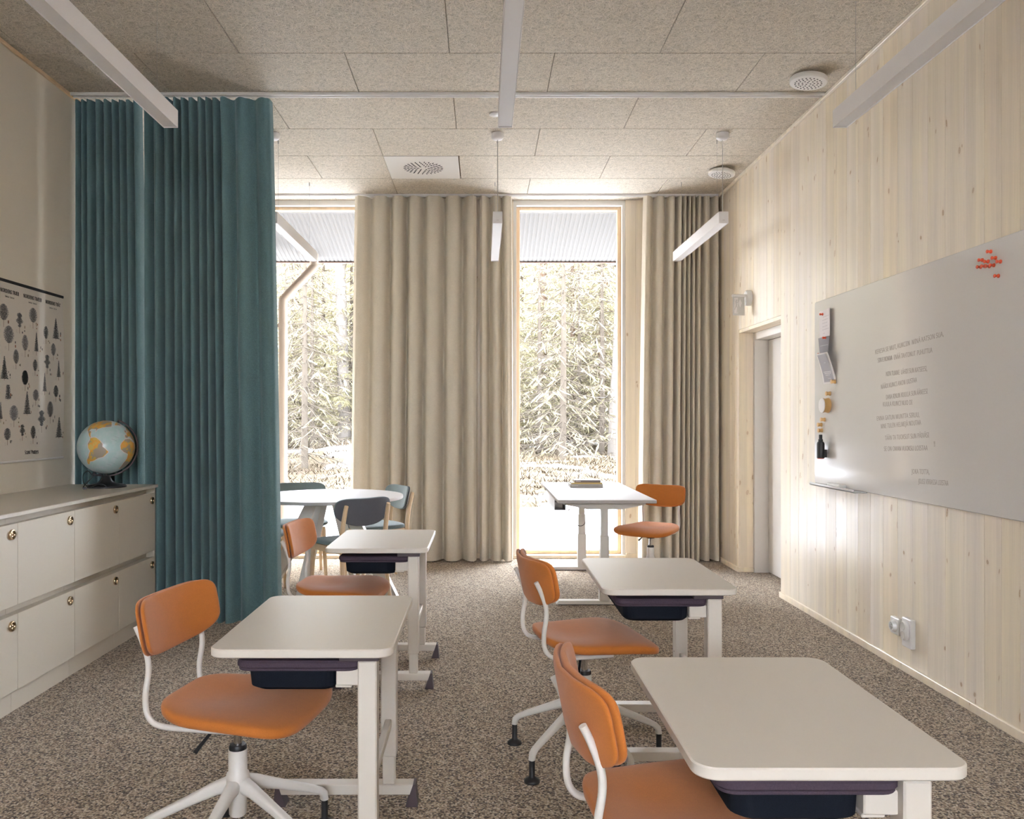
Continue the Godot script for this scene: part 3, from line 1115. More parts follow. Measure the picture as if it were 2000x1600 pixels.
# ---------------------------------------------------------------- ceiling and wall fittings
func build_fittings() -> void:
	# curtain tracks
	for e in [[5.21, "white curtain track running across the ceiling mid-room, teal curtains on it"], [7.545, "white curtain track along the window wall carrying the beige curtains"]]:
		var t := thing("curtain_track", e[1], "curtain track", V(0, CEIL, e[0]))
		var mb := MB.new()
		mb.span(Vector3(WALL_L + 0.004, -0.006, -0.026), Vector3(WALL_R - 0.028, 0.0, 0.026), 0.001)
		obj("rail_base", mb, M.rail_white, t)
		for s in [-1, 1]:
			mb = MB.new()
			mb.box(Vector3((WALL_L + WALL_R) * 0.5 - 0.012, -0.012, s * 0.018), Vector3(WALL_R - WALL_L - 0.034, 0.013, 0.010), 0.002)
			obj("rail_lip", mb, M.rail_white, t)
	# linear pendant lamps
	var lamp := make_lamp()
	var spots := [[-1.525, 3.975, "left hand near", "white linear pendant lamp ending in front of the teal curtain"],
		[0.109, 3.975, "", "white linear pendant lamp in the middle row, ending short of the ceiling track"],
		[1.745, 3.975, "", "white linear pendant lamp above the writing board"],
		[-1.527, 7.33, "", "white linear pendant lamp hanging over the round table"],
		[0.108, 7.33, "", "white linear pendant lamp hanging before the middle beige curtain"],
		[1.748, 7.33, "", "white linear pendant lamp hanging before the corner beige curtain"]]
	for i in spots.size():
		var s: Array = spots[i]
		if i == 0:
			lamp.position = V(s[0], 2.742, s[1])
			tag(lamp, s[3])
		else:
			copy(lamp, V(s[0], 2.742, s[1]), 0.0, s[3])
	# round air valves
	for e in [[1.975, 4.93, "round white perforated air valve on the ceiling above the writing board"], [1.99, 6.78, "round white perforated air valve on the ceiling near the window corner"]]:
		air_valve(e[0], e[1], e[2])
	# square ceiling diffuser
	var q := thing("ceiling_diffuser", "square white ceiling air diffuser with a ring of slots", "air vent", V(-0.4925, CEIL, 6.735))
	var mb := MB.new()
	mb.box(Vector3(0, 0.006, 0), Vector3(0.592, 0.022, 0.596), 0.003)
	obj("plate", mb, M.white, q)
	mb = MB.new()
	for ring in 5:
		var rr := 0.045 + ring * 0.027
		var cnt := 6 + ring * 5
		for k in cnt:
			var a := TAU * (k + 0.5 * (ring % 2)) / cnt
			var b := Basis(Vector3.UP, -a)
			mb.box(Vector3(cos(a) * rr, -0.006, sin(a) * rr), Vector3(0.021, 0.004, 0.0075), 0.001, b)
	obj("slots", mb, M.slot, q)
	# smoke detector
	mb = MB.new()
	mb.lathe([Vector2(0, -0.018), Vector2(0.022, -0.017), Vector2(0.034, -0.011), Vector2(0.041, -0.009), Vector2(0.042, 0)], 28)
	var sd := obj("smoke_detector", mb, M.plastic)
	sd.position = V(0.084, CEIL, 5.55)
	tag(sd, "small flat white disc detector on the ceiling", "detector")
	# power outlets low on the pine wall
	outlets()
	# escape route sign over the door
	var s := thing("exit_sign", "small hanging escape route sign with white pictograms over the door", "sign", V(2.16, 2.31, 6.72), 0.0)
	mb = MB.new()
	mb.lathe([Vector2(0, -0.012), Vector2(0.058, -0.012), Vector2(0.064, -0.004), Vector2(0.064, 0.03), Vector2(0, 0.03)], 32, Transform3D(Basis(Vector3(0, 0, 1), -PI / 2), Vector3(0.022, 0.01, 0)))
	obj("wall_base", mb, M.plastic, s)
	mb = MB.new()
	mb.box(Vector3(-0.035, 0.03, 0.0), Vector3(0.13, 0.022, 0.028), 0.006)
	obj("lamp_bar", mb, M.plastic, s)
	mb = MB.new()
	mb.box(Vector3(-0.045, -0.055, 0.0), Vector3(0.098, 0.155, 0.006), 0.001)
	var panel := obj("sign_panel", mb, M.plastic_grey, s)
	mb = MB.new()
	mb.box(Vector3(-0.068, -0.052, 0.0042), Vector3(0.030, 0.13, 0.0012))
	mb.loft([Vector3(-0.035, -0.07, 0.0036), Vector3(-0.020, -0.03, 0.0036), Vector3(-0.035, 0.0, 0.0036), Vector3(-0.050, -0.03, 0.0036)], [Vector3(-0.035, -0.07, 0.0048), Vector3(-0.020, -0.03, 0.0048), Vector3(-0.035, 0.0, 0.0048), Vector3(-0.050, -0.03, 0.0048)])
	obj("pictogram", mb, M.paper, panel)
	mb = MB.new()
	mb.lathe([Vector2(0, 0), Vector2(0.006, 0), Vector2(0.006, 0.001), Vector2(0, 0.001)], 14, Transform3D(Basis(Vector3.RIGHT, PI / 2), Vector3(-0.064, -0.008, 0.005)))
	mb.box(Vector3(-0.067, -0.032, 0.0054), Vector3(0.008, 0.036, 0.001), 0, Basis(Vector3(0, 0, 1), 0.2))
	mb.box(Vector3(-0.060, -0.024, 0.0054), Vector3(0.020, 0.005, 0.001), 0, Basis(Vector3(0, 0, 1), -0.5))
	mb.box(Vector3(-0.074, -0.068, 0.0054), Vector3(0.006, 0.040, 0.001), 0, Basis(Vector3(0, 0, 1), -0.35))
	mb.box(Vector3(-0.061, -0.062, 0.0054), Vector3(0.006, 0.034, 0.001), 0, Basis(Vector3(0, 0, 1), 0.3))
	mb.box(Vector3(-0.058, -0.093, 0.0054), Vector3(0.006, 0.034, 0.001), 0, Basis(Vector3(0, 0, 1), -0.1))
	obj("running_figure", mb, M.plastic_grey, panel)

func make_lamp() -> Node3D:
	# from its far end (z 0) 1.43 m towards the room (+z); bottom at y 0
	var t := thing("pendant_lamp", "", "lamp", Vector3.ZERO, 0.0, "linear pendant lamps in two rows of three")
	var L := 1.43
	var up := CEIL - 2.742
	var mb := MB.new()
	for s in [-1, 1]:
		mb.span(Vector3(s * 0.035, 0, 0), Vector3(s * 0.0322, 0.085, L), 0.0008)
	mb.span(Vector3(-0.0322, 0.075, 0.001), Vector3(0.0322, 0.085, L - 0.001), 0.0008)
	obj("housing", mb, M.lamp_white, t)
	for e in [0.0, L - 0.003]:
		mb = MB.new()
		mb.span(Vector3(-0.0322, 0.0, e), Vector3(0.0322, 0.075, e + 0.003), 0.0006)
		obj("end_cap", mb, M.lamp_white, t)
	mb = MB.new()
	mb.span(Vector3(-0.032, 0.004, 0.008), Vector3(0.032, 0.008, L - 0.004), 0.0)
	obj("diffuser", mb, M.diffuser, t)
	mb = MB.new()
	mb.box(Vector3(0.0, 0.022, L + 0.0004), Vector3(0.018, 0.0035, 0.0008))
	obj("maker_mark", mb, M.plastic_grey, t)
	for e in [0.17, L - 0.17]:
		mb = MB.new()
		mb.tube([Vector3(0, 0.085, e), Vector3(0, 0.10, e)], [0.006, 0.004], 8)
		mb.tube([Vector3(0, 0.10, e), Vector3(0, up - 0.002, e)], 0.0009, 5)
		mb.tube([Vector3(0, up - 0.03, e), Vector3(0, up, e)], 0.004, 8)
		obj("suspension_wire", mb, M.alu, t)
	mb = MB.new()
	mb.tube([Vector3(0, 0.085, L - 0.03), Vector3(0.001, up * 0.5, L - 0.03), Vector3(0, up - 0.03, L - 0.03)], 0.0032, 7)
	obj("power_cord", mb, M.plastic_grey, t)
	mb = MB.new()
	mb.lathe([Vector2(0, up - 0.05), Vector2(0.012, up - 0.049), Vector2(0.034, up - 0.046), Vector2(0.043, up - 0.036), Vector2(0.045, up - 0.03), Vector2(0.045, up - 0.001), Vector2(0, up - 0.001)], 32, Transform3D(Basis.IDENTITY, Vector3(0, 0, L - 0.03)))
	obj("ceiling_rose", mb, M.lamp_white, t)
	return t

func air_valve(x: float, d: float, label: String) -> void:
	var t := thing("air_valve", label, "air vent", V(x, CEIL, d))
	var mb := MB.new()
	mb.lathe([Vector2(0, -0.012), Vector2(0.055, -0.012), Vector2(0.06, -0.004), Vector2(0.06, 0), Vector2(0, 0)], 32)
	obj("collar", mb, M.plastic, t)
	mb = MB.new()
	var tilt := Transform3D(Basis(Vector3(0, 0, 1), deg_to_rad(-7)), Vector3(0, -0.036, 0))
	mb.lathe([Vector2(0, -0.016), Vector2(0.098, -0.016), Vector2(0.106, -0.013), Vector2(0.109, -0.006), Vector2(0.109, 0.012), Vector2(0.105, 0.016), Vector2(0, 0.016)], 48, tilt)
	var disc := obj("disc", mb, M.plastic, t)
	mb = MB.new()
	for ring in 4:
		var rr := 0.014 + ring * 0.0205
		var cnt: int = [3, 9, 15, 21][ring]
		for k in cnt:
			var a := TAU * k / cnt + ring * 0.4
			mb.lathe([Vector2(0, -0.0168), Vector2(0.0052, -0.0168), Vector2(0.0052, -0.015)], 9, tilt * Transform3D(Basis.IDENTITY, Vector3(cos(a) * rr, 0, sin(a) * rr)))
	obj("holes", mb, M.slot, disc)

func outlets() -> void:
	# faces look to -x; local z along the wall towards the photographer
	var xw := WALL_R - 0.0
	var t := thing("power_outlet", "single white square wall outlet beside the double one", "outlet", V(xw, 0.222, 4.313))
	var mb := MB.new()
	mb.box(Vector3(-0.014, 0, 0), Vector3(0.028, 0.088, 0.088), 0.004)
	obj("plate", mb, M.plastic, t)
	mb = MB.new()
	var side := Basis(Vector3(0, 0, 1), PI / 2)
	mb.lathe([Vector2(0.0, 0.026), Vector2(0.019, 0.026), Vector2(0.0195, 0.046), Vector2(0.024, 0.046), Vector2(0.031, 0.03), Vector2(0.034, 0.02)], 32, Transform3D(side, Vector3.ZERO), 0.5)
	var ring := obj("socket_ring", mb, M.plastic, t)
	mb = MB.new()
	mb.box(Vector3(-0.035, 0, 0), Vector3(0.016, 0.010, 0.036), 0.002)
	obj("socket_bar", mb, M.plastic_grey, ring)
	t = thing("power_outlet", "double white wall outlet low on the pine wall", "outlet", V(xw, 0.215, 4.193))
	mb = MB.new()
	mb.box(Vector3(-0.014, 0, 0), Vector3(0.028, 0.150, 0.088), 0.004)
	obj("plate", mb, M.plastic, t)
	mb = MB.new()
	mb.slab(rounded_rect(0.062, 0.098, 0.028), 0.02, 0.046, 0.006, Transform3D(Basis(Vector3(0, 0, 1), Vector3(-1, 0, 0), Vector3(0, 1, 0)), Vector3(0, 0.012, 0)))
	var body := obj("socket_body", mb, M.plastic, t)
	for s in [-1, 1]:
		mb = MB.new()
		mb.lathe([Vector2(0, 0.0463), Vector2(0.019, 0.0463), Vector2(0.0205, 0.0475), Vector2(0.0215, 0.0455)], 28, Transform3D(side, Vector3(0, 0.012 + s * 0.024, 0)))
		obj("socket_face", mb, M.plastic_grey, body)

# ---------------------------------------------------------------- pupil desks
func make_desk() -> Node3D:
	# origin on the floor under the middle of the top; pupils sit at -x
	var t := thing("pupil_desk", "", "desk", Vector3.ZERO, 0.0, "pupil desks standing in two columns")
	var mb := MB.new()
	mb.slab(rounded_rect(0.50, 0.68, 0.045, 8), 0.6715, 0.695, 0.003)
	obj("desktop", mb, M.laminate, t)
	# felt shelf and the bag hung below it
	mb = MB.new()
	mb.slab(rounded_rect(0.34, 0.55, 0.035, 5), 0.617, 0.6245, 0.002, Transform3D(Basis.IDENTITY, Vector3(-0.02, 0, 0)))
	mb.slab(rounded_rect(0.346, 0.556, 0.035, 5), 0.6225, 0.646, 0.006, Transform3D(Basis.IDENTITY, Vector3(-0.02, 0, 0)))
	obj("felt_shelf", mb, M.felt, t)
	mb = MB.new()
	var lo := []
	var hi := []
	for q in rounded_rect(0.225, 0.48, 0.04, 5): lo.append(Vector3(q.x - 0.034, 0.556, q.y))
	for q in rounded_rect(0.245, 0.53, 0.035, 5): hi.append(Vector3(q.x - 0.04, 0.6175, q.y))
	var mid := []
	for q in rounded_rect(0.243, 0.52, 0.04, 5): mid.append(Vector3(q.x - 0.038, 0.568, q.y))
	mb.loft(lo, mid)
	mb.loft(mid, hi)
	obj("felt_bag", mb, M.navy, t)
	for s in [-1, 1]:
		mb = MB.new()
		mb.box(Vector3(0.118, 0.595, s * 0.235), Vector3(0.066, 0.046, 0.05), 0.003)
		mb.box(Vector3(0.105, 0.569, s * 0.235), Vector3(0.045, 0.008, 0.04), 0.002)
		obj("shelf_bracket", mb, M.laminate, t)
		mb = MB.new()
		mb.box(Vector3(0.152, 0.659, s * 0.255), Vector3(0.11, 0.025, 0.056), 0.002)
		obj("mounting_plate", mb, M.plum, t)
		mb = MB.new()
		mb.span(Vector3(0.1485, 0.17, s * 0.255 - 0.028), Vector3(0.2015, 0.647, s * 0.255 + 0.028), 0.004)
		mb.span(Vector3(0.154, 0.074, s * 0.255 - 0.022), Vector3(0.196, 0.172, s * 0.255 + 0.022), 0.003)
		var leg := obj("leg", mb, M.laminate, t)
		mb = MB.new()
		for y in [0.21, 0.235, 0.26, 0.30]:
			mb.lathe([Vector2(0, 0.0006), Vector2(0.003, 0.0006), Vector2(0.003, 0.0)], 8, Transform3D(Basis(Vector3(0, 0, 1), PI / 2), Vector3(0.1485, y, s * 0.255)))
		obj("height_holes", mb, M.slot, leg)
		mb = MB.new()
		mb.span(Vector3(-0.205, 0.04, s * 0.255 - 0.026), Vector3(0.262, 0.075, s * 0.255 + 0.026), 0.003)
		var foot := obj("foot_bar", mb, M.laminate, t)
		for e in [[0.262, 1.0], [-0.205, -1.0]]:
			mb = MB.new()
			var x: float = e[0]
			var g: float = e[1]
			var z0: float = s * 0.255 - 0.027
			var z1: float = s * 0.255 + 0.027
			mb.loft([Vector3(x - g * 0.004, 0.076, z0), Vector3(x - g * 0.004, 0.076, z1), Vector3(x + g * 0.004, 0.076, z1), Vector3(x + g * 0.004, 0.076, z0)],
				[Vector3(x - g * 0.030, 0.0, z0), Vector3(x - g * 0.030, 0.0, z1), Vector3(x + g * 0.012, 0.0, z1), Vector3(x + g * 0.012, 0.0, z0)])
			obj("glide", mb, M.plum, foot)
	mb = MB.new()
	mb.box(Vector3(0.175, 0.285, 0), Vector3(0.022, 0.03, 0.455), 0.003)
	obj("crossbar", mb, M.laminate, t)
	mb = MB.new()
	mb.box(Vector3(0.172, 0.655, 0), Vector3(0.04, 0.03, 0.455), 0.003)
	obj("top_rail", mb, M.laminate, t)
	return t

# ---------------------------------------------------------------- swivel chairs
func make_swivel() -> Node3D:
	# origin on the floor below the column; the sitter looks to +x
	var t := thing("swivel_chair", "", "chair", Vector3.ZERO, 0.0, "orange swivel chairs at the desks")
	var mb := MB.new()
	mb.pad(0.218, 0.222, 0.046, 3.8, func(p: Vector3) -> Vector3:
		var x := p.x
		var z := p.z * (1.0 + 0.16 * p.x / 0.218)
		var y := p.y + 0.14 * p.z * p.z
		y -= maxf(0.0, x - 0.07) ** 2 * 1.0
		y += maxf(0.0, -x - 0.08) ** 2 * 1.3
		y -= 0.012 * exp(-((x + 0.07) ** 2 + z * z) / 0.012)
		return Vector3(x + 0.03, y + 0.468, z), 0.40)
	obj("seat", mb, M.orange, t)
	mb = MB.new()
	mb.box(Vector3(0.02, 0.4435, 0), Vector3(0.25, 0.006, 0.26), 0.002)
	obj("seat_plate", mb, M.white_steel, t)
	var lean := deg_to_rad(11)
	var place := func(p: Vector3, back: float) -> Vector3:
		var w := p.x
		var h := p.z
		if h < 0.0:
			h *= 1.0 + 0.16 * (1.0 - (w / 0.205) ** 2)
		else:
			h *= 1.0 + 0.06 * (w / 0.205) ** 2
		var fwd := p.y - back + 1.15 * w * w
		var q := Vector3(fwd, h, w)
		q = Basis(Vector3(0, 0, 1), lean) * q
		return q + Vector3(-0.222, 0.717, 0)
	mb = MB.new()
	mb.pad(0.206, 0.080, 0.022, 4.6, func(p: Vector3) -> Vector3: return place.call(p, 0.0), 0.35)
	obj("backrest", mb, M.orange, t)
	mb = MB.new()
	mb.pad(0.207, 0.081, 0.016, 4.6, func(p: Vector3) -> Vector3: return place.call(p, 0.0175), 0.35)
	obj("backrest_shell", mb, M.orange, t)
	for s in [-1, 1]:
		mb = MB.new()
		var z: float = s * 0.150
		mb.tube(smooth_path([Vector3(0.06, 0.4385, z), Vector3(-0.08, 0.4375, z), Vector3(-0.150, 0.4390, z), Vector3(-0.186, 0.450, z), Vector3(-0.205, 0.480, z), Vector3(-0.208, 0.53, z), Vector3(-0.199, 0.59, z), Vector3(-0.202, 0.635, z), Vector3(-0.220, 0.685, z), Vector3(-0.238, 0.722, z)], 5), 0.0086, 10)
		obj("back_tube", mb, M.white_steel, t)
	mb = MB.new()
	mb.box(Vector3(-0.02, 0.4355, 0.09), Vector3(0.05, 0.012, 0.02), 0.003)
	mb.box(Vector3(-0.02, 0.4355, -0.09), Vector3(0.05, 0.012, 0.02), 0.003)
	mb.lathe([Vector2(0, 0.442), Vector2(0.072, 0.442), Vector2(0.070, 0.434), Vector2(0.044, 0.418), Vector2(0.034, 0.404), Vector2(0.030, 0.398), Vector2(0, 0.398)], 28)
	obj("tilt_mechanism", mb, M.black, t)
	mb = MB.new()
	mb.tube([Vector3(-0.03, 0.428, 0.045), Vector3(-0.055, 0.385, 0.10), Vector3(-0.068, 0.362, 0.128)], [0.0045, 0.005, 0.007], 8)
	obj("height_lever", mb, M.black, t)
	mb = MB.new()
	mb.tube([Vector3(0, 0.40, 0), Vector3(0, 0.325, 0)], 0.0125, 16)
	obj("gas_spring", mb, M.chrome, t)
	mb = MB.new()
	mb.lathe([Vector2(0.0127, 0.343), Vector2(0.023, 0.342), Vector2(0.026, 0.337), Vector2(0.026, 0.328), Vector2(0.0127, 0.327)], 24)
	obj("collar", mb, M.black, t)
	mb = MB.new()
	mb.lathe([Vector2(0, 0.328), Vector2(0.0265, 0.328), Vector2(0.0275, 0.324), Vector2(0.0275, 0.262), Vector2(0.033, 0.256), Vector2(0.036, 0.235), Vector2(0.034, 0.205), Vector2(0.0265, 0.19), Vector2(0.0255, 0.135), Vector2(0.022, 0.13), Vector2(0, 0.13)], 28)
	obj("column", mb, M.white_steel, t)
	mb = MB.new()
	var secs := []
	for e in [[0.012, 0.226, 0.044, 0.050], [0.06, 0.214, 0.033, 0.040], [0.15, 0.176, 0.028, 0.030], [0.25, 0.132, 0.025, 0.025], [0.285, 0.114, 0.024, 0.024], [0.298, 0.100, 0.025, 0.025], [0.301, 0.080, 0.024, 0.024]]:
		secs.append([Vector3(e[0], e[1], 0), Vector3(0, 0, 1), Vector3(0.3, 0.95, 0) if e[0] < 0.28 else Vector3(0.8, 0.6, 0) if e[0] < 0.30 else Vector3(1, 0, 0), e[2], e[3]])
	mb.beam(secs, 3.0)
	var arm_mesh := mb.done(M.white_steel)
	mb = MB.new()
	mb.lathe([Vector2(0, 0.082), Vector2(0.0105, 0.082), Vector2(0.0105, 0.022), Vector2(0.014, 0.018), Vector2(0.027, 0.010), Vector2(0.029, 0.005), Vector2(0.029, 0.0), Vector2(0, 0.0)], 22, Transform3D(Basis.IDENTITY, Vector3(0.301, 0, 0)))
	var glide_mesh := mb.done(M.black)
	for k in 5:
		var arm := inst("base_arm", arm_mesh, t)
		arm.rotation.y = TAU * k / 5.0
		inst("glide", glide_mesh, arm)
	return t

func base_turn(chair: Node3D, deg: float) -> void:
	# the star base of each chair stands as it was last pushed; the seat turns on it
	var k := 0
	for c in chair.get_children():
		if String(c.name).begins_with("base_arm"):
			c.rotation.y = deg_to_rad(deg) - chair.rotation.y + TAU * k / 5.0
			k += 1

# ---------------------------------------------------------------- wooden chairs at the round table
func make_side_chair() -> Node3D:
	var t := thing("wooden_chair", "", "chair", Vector3.ZERO, 0.0, "grey upholstered chairs round the table")
	var mb := MB.new()
	mb.pad(0.215, 0.225, 0.042, 3.0, func(p: Vector3) -> Vector3:
		var z := p.z * (1.0 + 0.10 * p.x / 0.215)
		return Vector3(p.x + 0.01, p.y + 0.452 + 0.08 * z * z - maxf(0.0, p.x - 0.1) ** 2 * 0.8, z), 0.4)
	obj("seat", mb, M.greyblue, t)
	mb = MB.new()
	for s in [-1, 1]:
		mb.box(Vector3(0.0, 0.408, s * 0.175), Vector3(0.36, 0.045, 0.022), 0.003, Basis(Vector3.UP, s * -0.06))
	mb.box(Vector3(0.175, 0.408, 0), Vector3(0.022, 0.045, 0.36), 0.003)
	mb.box(Vector3(-0.175, 0.408, 0), Vector3(0.022, 0.045, 0.32), 0.003)
	obj("seat_frame", mb, M.honey, t)
	for s in [-1, 1]:
		mb = MB.new()
		mb.tube([Vector3(0.185, 0.432, s * 0.185), Vector3(0.195, 0.2, s * 0.195), Vector3(0.205, 0.0, s * 0.205)], [0.0185, 0.017, 0.012], 10)
		obj("leg", mb, M.honey, t)
		mb = MB.new()
		var z: float = s * 0.178
		mb.tube(smooth_path([Vector3(-0.245, 0.0, z * 1.06), Vector3(-0.205, 0.22, z * 1.02), Vector3(-0.185, 0.43, z), Vector3(-0.195, 0.56, z), Vector3(-0.222, 0.68, z * 0.98), Vector3(-0.236, 0.725, z * 0.97)], 4), [0.012, 0.013, 0.014, 0.015, 0.016, 0.0165, 0.017, 0.017, 0.017, 0.017, 0.017, 0.017, 0.0168, 0.0165, 0.016, 0.016, 0.0155, 0.015, 0.015, 0.015, 0.0145], 10)
		obj("leg", mb, M.honey, t)
	var lean := deg_to_rad(12)
	var place := func(p: Vector3, back: float) -> Vector3:
		var w := p.x
		var h := p.z
		if h < 0.0:
			h *= 1.0 + 0.35 * (1.0 - (w / 0.225) ** 2)
		else:
			h *= 0.96 + 0.10 * (w / 0.225) ** 2
		var q := Basis(Vector3(0, 0, 1), lean) * Vector3(p.y - back + 1.0 * w * w, h, w)
		return q + Vector3(-0.208, 0.69, 0)
	mb = MB.new()
	mb.pad(0.225, 0.085, 0.020, 3.2, func(p: Vector3) -> Vector3: return place.call(p, 0.0), 0.35)
	obj("backrest", mb, M.greyblue, t)
	mb = MB.new()
	mb.pad(0.226, 0.086, 0.014, 3.2, func(p: Vector3) -> Vector3: return place.call(p, 0.0155), 0.35)
	obj("backrest_shell", mb, M.greyback, t)
	return t

func round_table() -> void:
	var t := thing("round_table", "round white table on splayed slab legs", "table", V(-1.17, 0, 6.2))
	var mb := MB.new()
	mb.slab(circle2(0.56, 72), 0.716, 0.74, 0.003)
	obj("tabletop", mb, M.table_white, t)
	mb = MB.new()
	mb.slab(circle2(0.17, 40), 0.694, 0.716, 0.002)
	obj("mounting_plate", mb, M.white_steel, t)
	for k in 4:
		var a := deg_to_rad(166.0 + 90.0 * k)
		var r := Vector3(cos(a), 0, -sin(a))
		var s := Vector3(-r.z, 0, r.x)
		mb = MB.new()
		var lo := []
		var hi := []
		for e in [[-1, -1], [1, -1], [1, 1], [-1, 1]]:
			hi.append(r * (0.125 + e[0] * 0.055) + s * (e[1] * 0.022) + Vector3(0, 0.696, 0))
			lo.append(r * (0.50 + e[0] * 0.052) + s * (e[1] * 0.022))
		mb.loft(lo, hi)
		obj("leg", mb, M.white_steel, t)

# ---------------------------------------------------------------- teacher's desk
func teacher_desk() -> void:
	var t := thing("teacher_desk", "white height-adjustable desk standing in front of the window", "desk", V(0.866, 0, 6.465))
	var mb := MB.new()
	mb.slab(rounded_rect(0.69, 1.63, 0.012, 3), 0.732, 0.756, 0.003)
	obj("desktop", mb, M.table_white, t)
	for s in [-1, 1]:
		var z: float = s * 0.665
		mb = MB.new()
		mb.span(Vector3(-0.026, 0.47, z - 0.026), Vector3(0.026, 0.70, z + 0.026), 0.004)
		mb.span(Vector3(-0.031, 0.30, z - 0.032), Vector3(0.031, 0.49, z + 0.032), 0.004)
		mb.span(Vector3(-0.037, 0.026, z - 0.038), Vector3(0.037, 0.32, z + 0.038), 0.004)
		obj("telescopic_leg", mb, M.white_steel, t)
		mb = MB.new()
		mb.loft([Vector3(-0.12, 0.678, z - 0.03), Vector3(-0.12, 0.678, z + 0.03), Vector3(0.12, 0.678, z + 0.03), Vector3(0.12, 0.678, z - 0.03)],
			[Vector3(-0.29, 0.712, z - 0.03), Vector3(-0.29, 0.712, z + 0.03), Vector3(0.29, 0.712, z + 0.03), Vector3(0.29, 0.712, z - 0.03)])
		mb.span(Vector3(-0.29, 0.712, z - 0.03), Vector3(0.29, 0.733, z + 0.03), 0.001)
		obj("bracket", mb, M.white_steel, t)
		mb = MB.new()
		mb.loft([Vector3(-0.345, 0.006, z - 0.04), Vector3(-0.345, 0.006, z + 0.04), Vector3(0.345, 0.006, z + 0.04), Vector3(0.345, 0.006, z - 0.04)],
			[Vector3(-0.325, 0.03, z - 0.032), Vector3(-0.325, 0.03, z + 0.032), Vector3(0.325, 0.03, z + 0.032), Vector3(0.325, 0.03, z - 0.032)])
		obj("foot", mb, M.white_steel, t)
		mb = MB.new()
		mb.span(Vector3(-0.33, 0.0, z - 0.036), Vector3(0.33, 0.006, z + 0.036))
		obj("foot_pad", mb, M.black_soft, t)
	mb = MB.new()
	mb.span(Vector3(-0.03, 0.70, -0.635), Vector3(0.03, 0.73, 0.635), 0.003)
	obj("frame_rail", mb, M.white_steel, t)
	# cable tray on the far side from the sitter
	mb = MB.new()
	mb.span(Vector3(-0.335, 0.645, -0.35), Vector3(-0.331, 0.73, 0.45))
	mb.span(Vector3(-0.331, 0.645, -0.35), Vector3(-0.255, 0.649, 0.45))
	mb.span(Vector3(-0.255, 0.645, -0.35), Vector3(-0.251, 0.69, 0.45))
	var tray := obj("cable_tray", mb, M.alu, t)
	mb = MB.new()
	mb.box(Vector3(-0.293, 0.675, 0.20), Vector3(0.06, 0.045, 0.30), 0.004)
	obj("power_strip", mb, M.plastic_grey, tray)
	mb = MB.new()
	mb.tube(smooth_path([Vector3(-0.29, 0.70, 0.38), Vector3(-0.25, 0.70, 0.42), Vector3(-0.215, 0.69, 0.45), Vector3(-0.235, 0.65, 0.47), Vector3(-0.30, 0.63, 0.47), Vector3(-0.325, 0.60, 0.47), Vector3(-0.27, 0.598, 0.46), Vector3(-0.22, 0.65, 0.44), Vector3(-0.20, 0.60, 0.42), Vector3(-0.16, 0.53, 0.40), Vector3(-0.11, 0.53, 0.38), Vector3(-0.08, 0.60, 0.36), Vector3(-0.08, 0.72, 0.34)], 6), 0.0028, 6)
	obj("cable", mb, M.plum, tray)
	# books on it
	var books := [[0.27, 0.19, 0.028, 0.0, rgb8(172, 168, 164), "thick grey book, lowest in the pile on the teacher's desk"], [0.255, 0.18, 0.011, 0.003, rgb8(206, 178, 104), "thin yellow book in the middle of the pile"], [0.215, 0.16, 0.020, 0.008, rgb8(120, 108, 100), "small dark brown book on top of the pile"]]
	var y := 0.7562
	for b in books:
		var k := thing("book", b[5], "book", V(0.866 - 0.01 + b[3], y, 6.80), 0.02 * b[3] * 100, "books piled on the teacher's desk")
		var w: float = b[0]
		var dp: float = b[1]
		var h: float = b[2]
		var cov := mk(b[4], 0.5)
		mb = MB.new()
		mb.span(Vector3(-w / 2, 0, -dp / 2), Vector3(w / 2, 0.002, dp / 2))
		mb.span(Vector3(-w / 2, h - 0.002, -dp / 2), Vector3(w / 2, h, dp / 2))
		mb.span(Vector3(-w / 2, 0.002, dp / 2 - 0.003), Vector3(w / 2, h - 0.002, dp / 2))
		obj("cover", mb, cov, k)
		mb = MB.new()
		mb.span(Vector3(-w / 2 + 0.003, 0.002, -dp / 2 + 0.003), Vector3(w / 2 - 0.003, h - 0.002, dp / 2 - 0.003))
		obj("pages", mb, M.paper, k)
		if h > 0.015:
			mb = MB.new()
			mb.box(Vector3(-w * 0.36, h * 0.5, dp / 2 + 0.0003), Vector3(w * 0.2, h * 0.22, 0.0006))
			obj("spine_title", mb, M.paper if b[4].v < 0.6 else M.plastic_grey, k)
		y += h + 0.0003

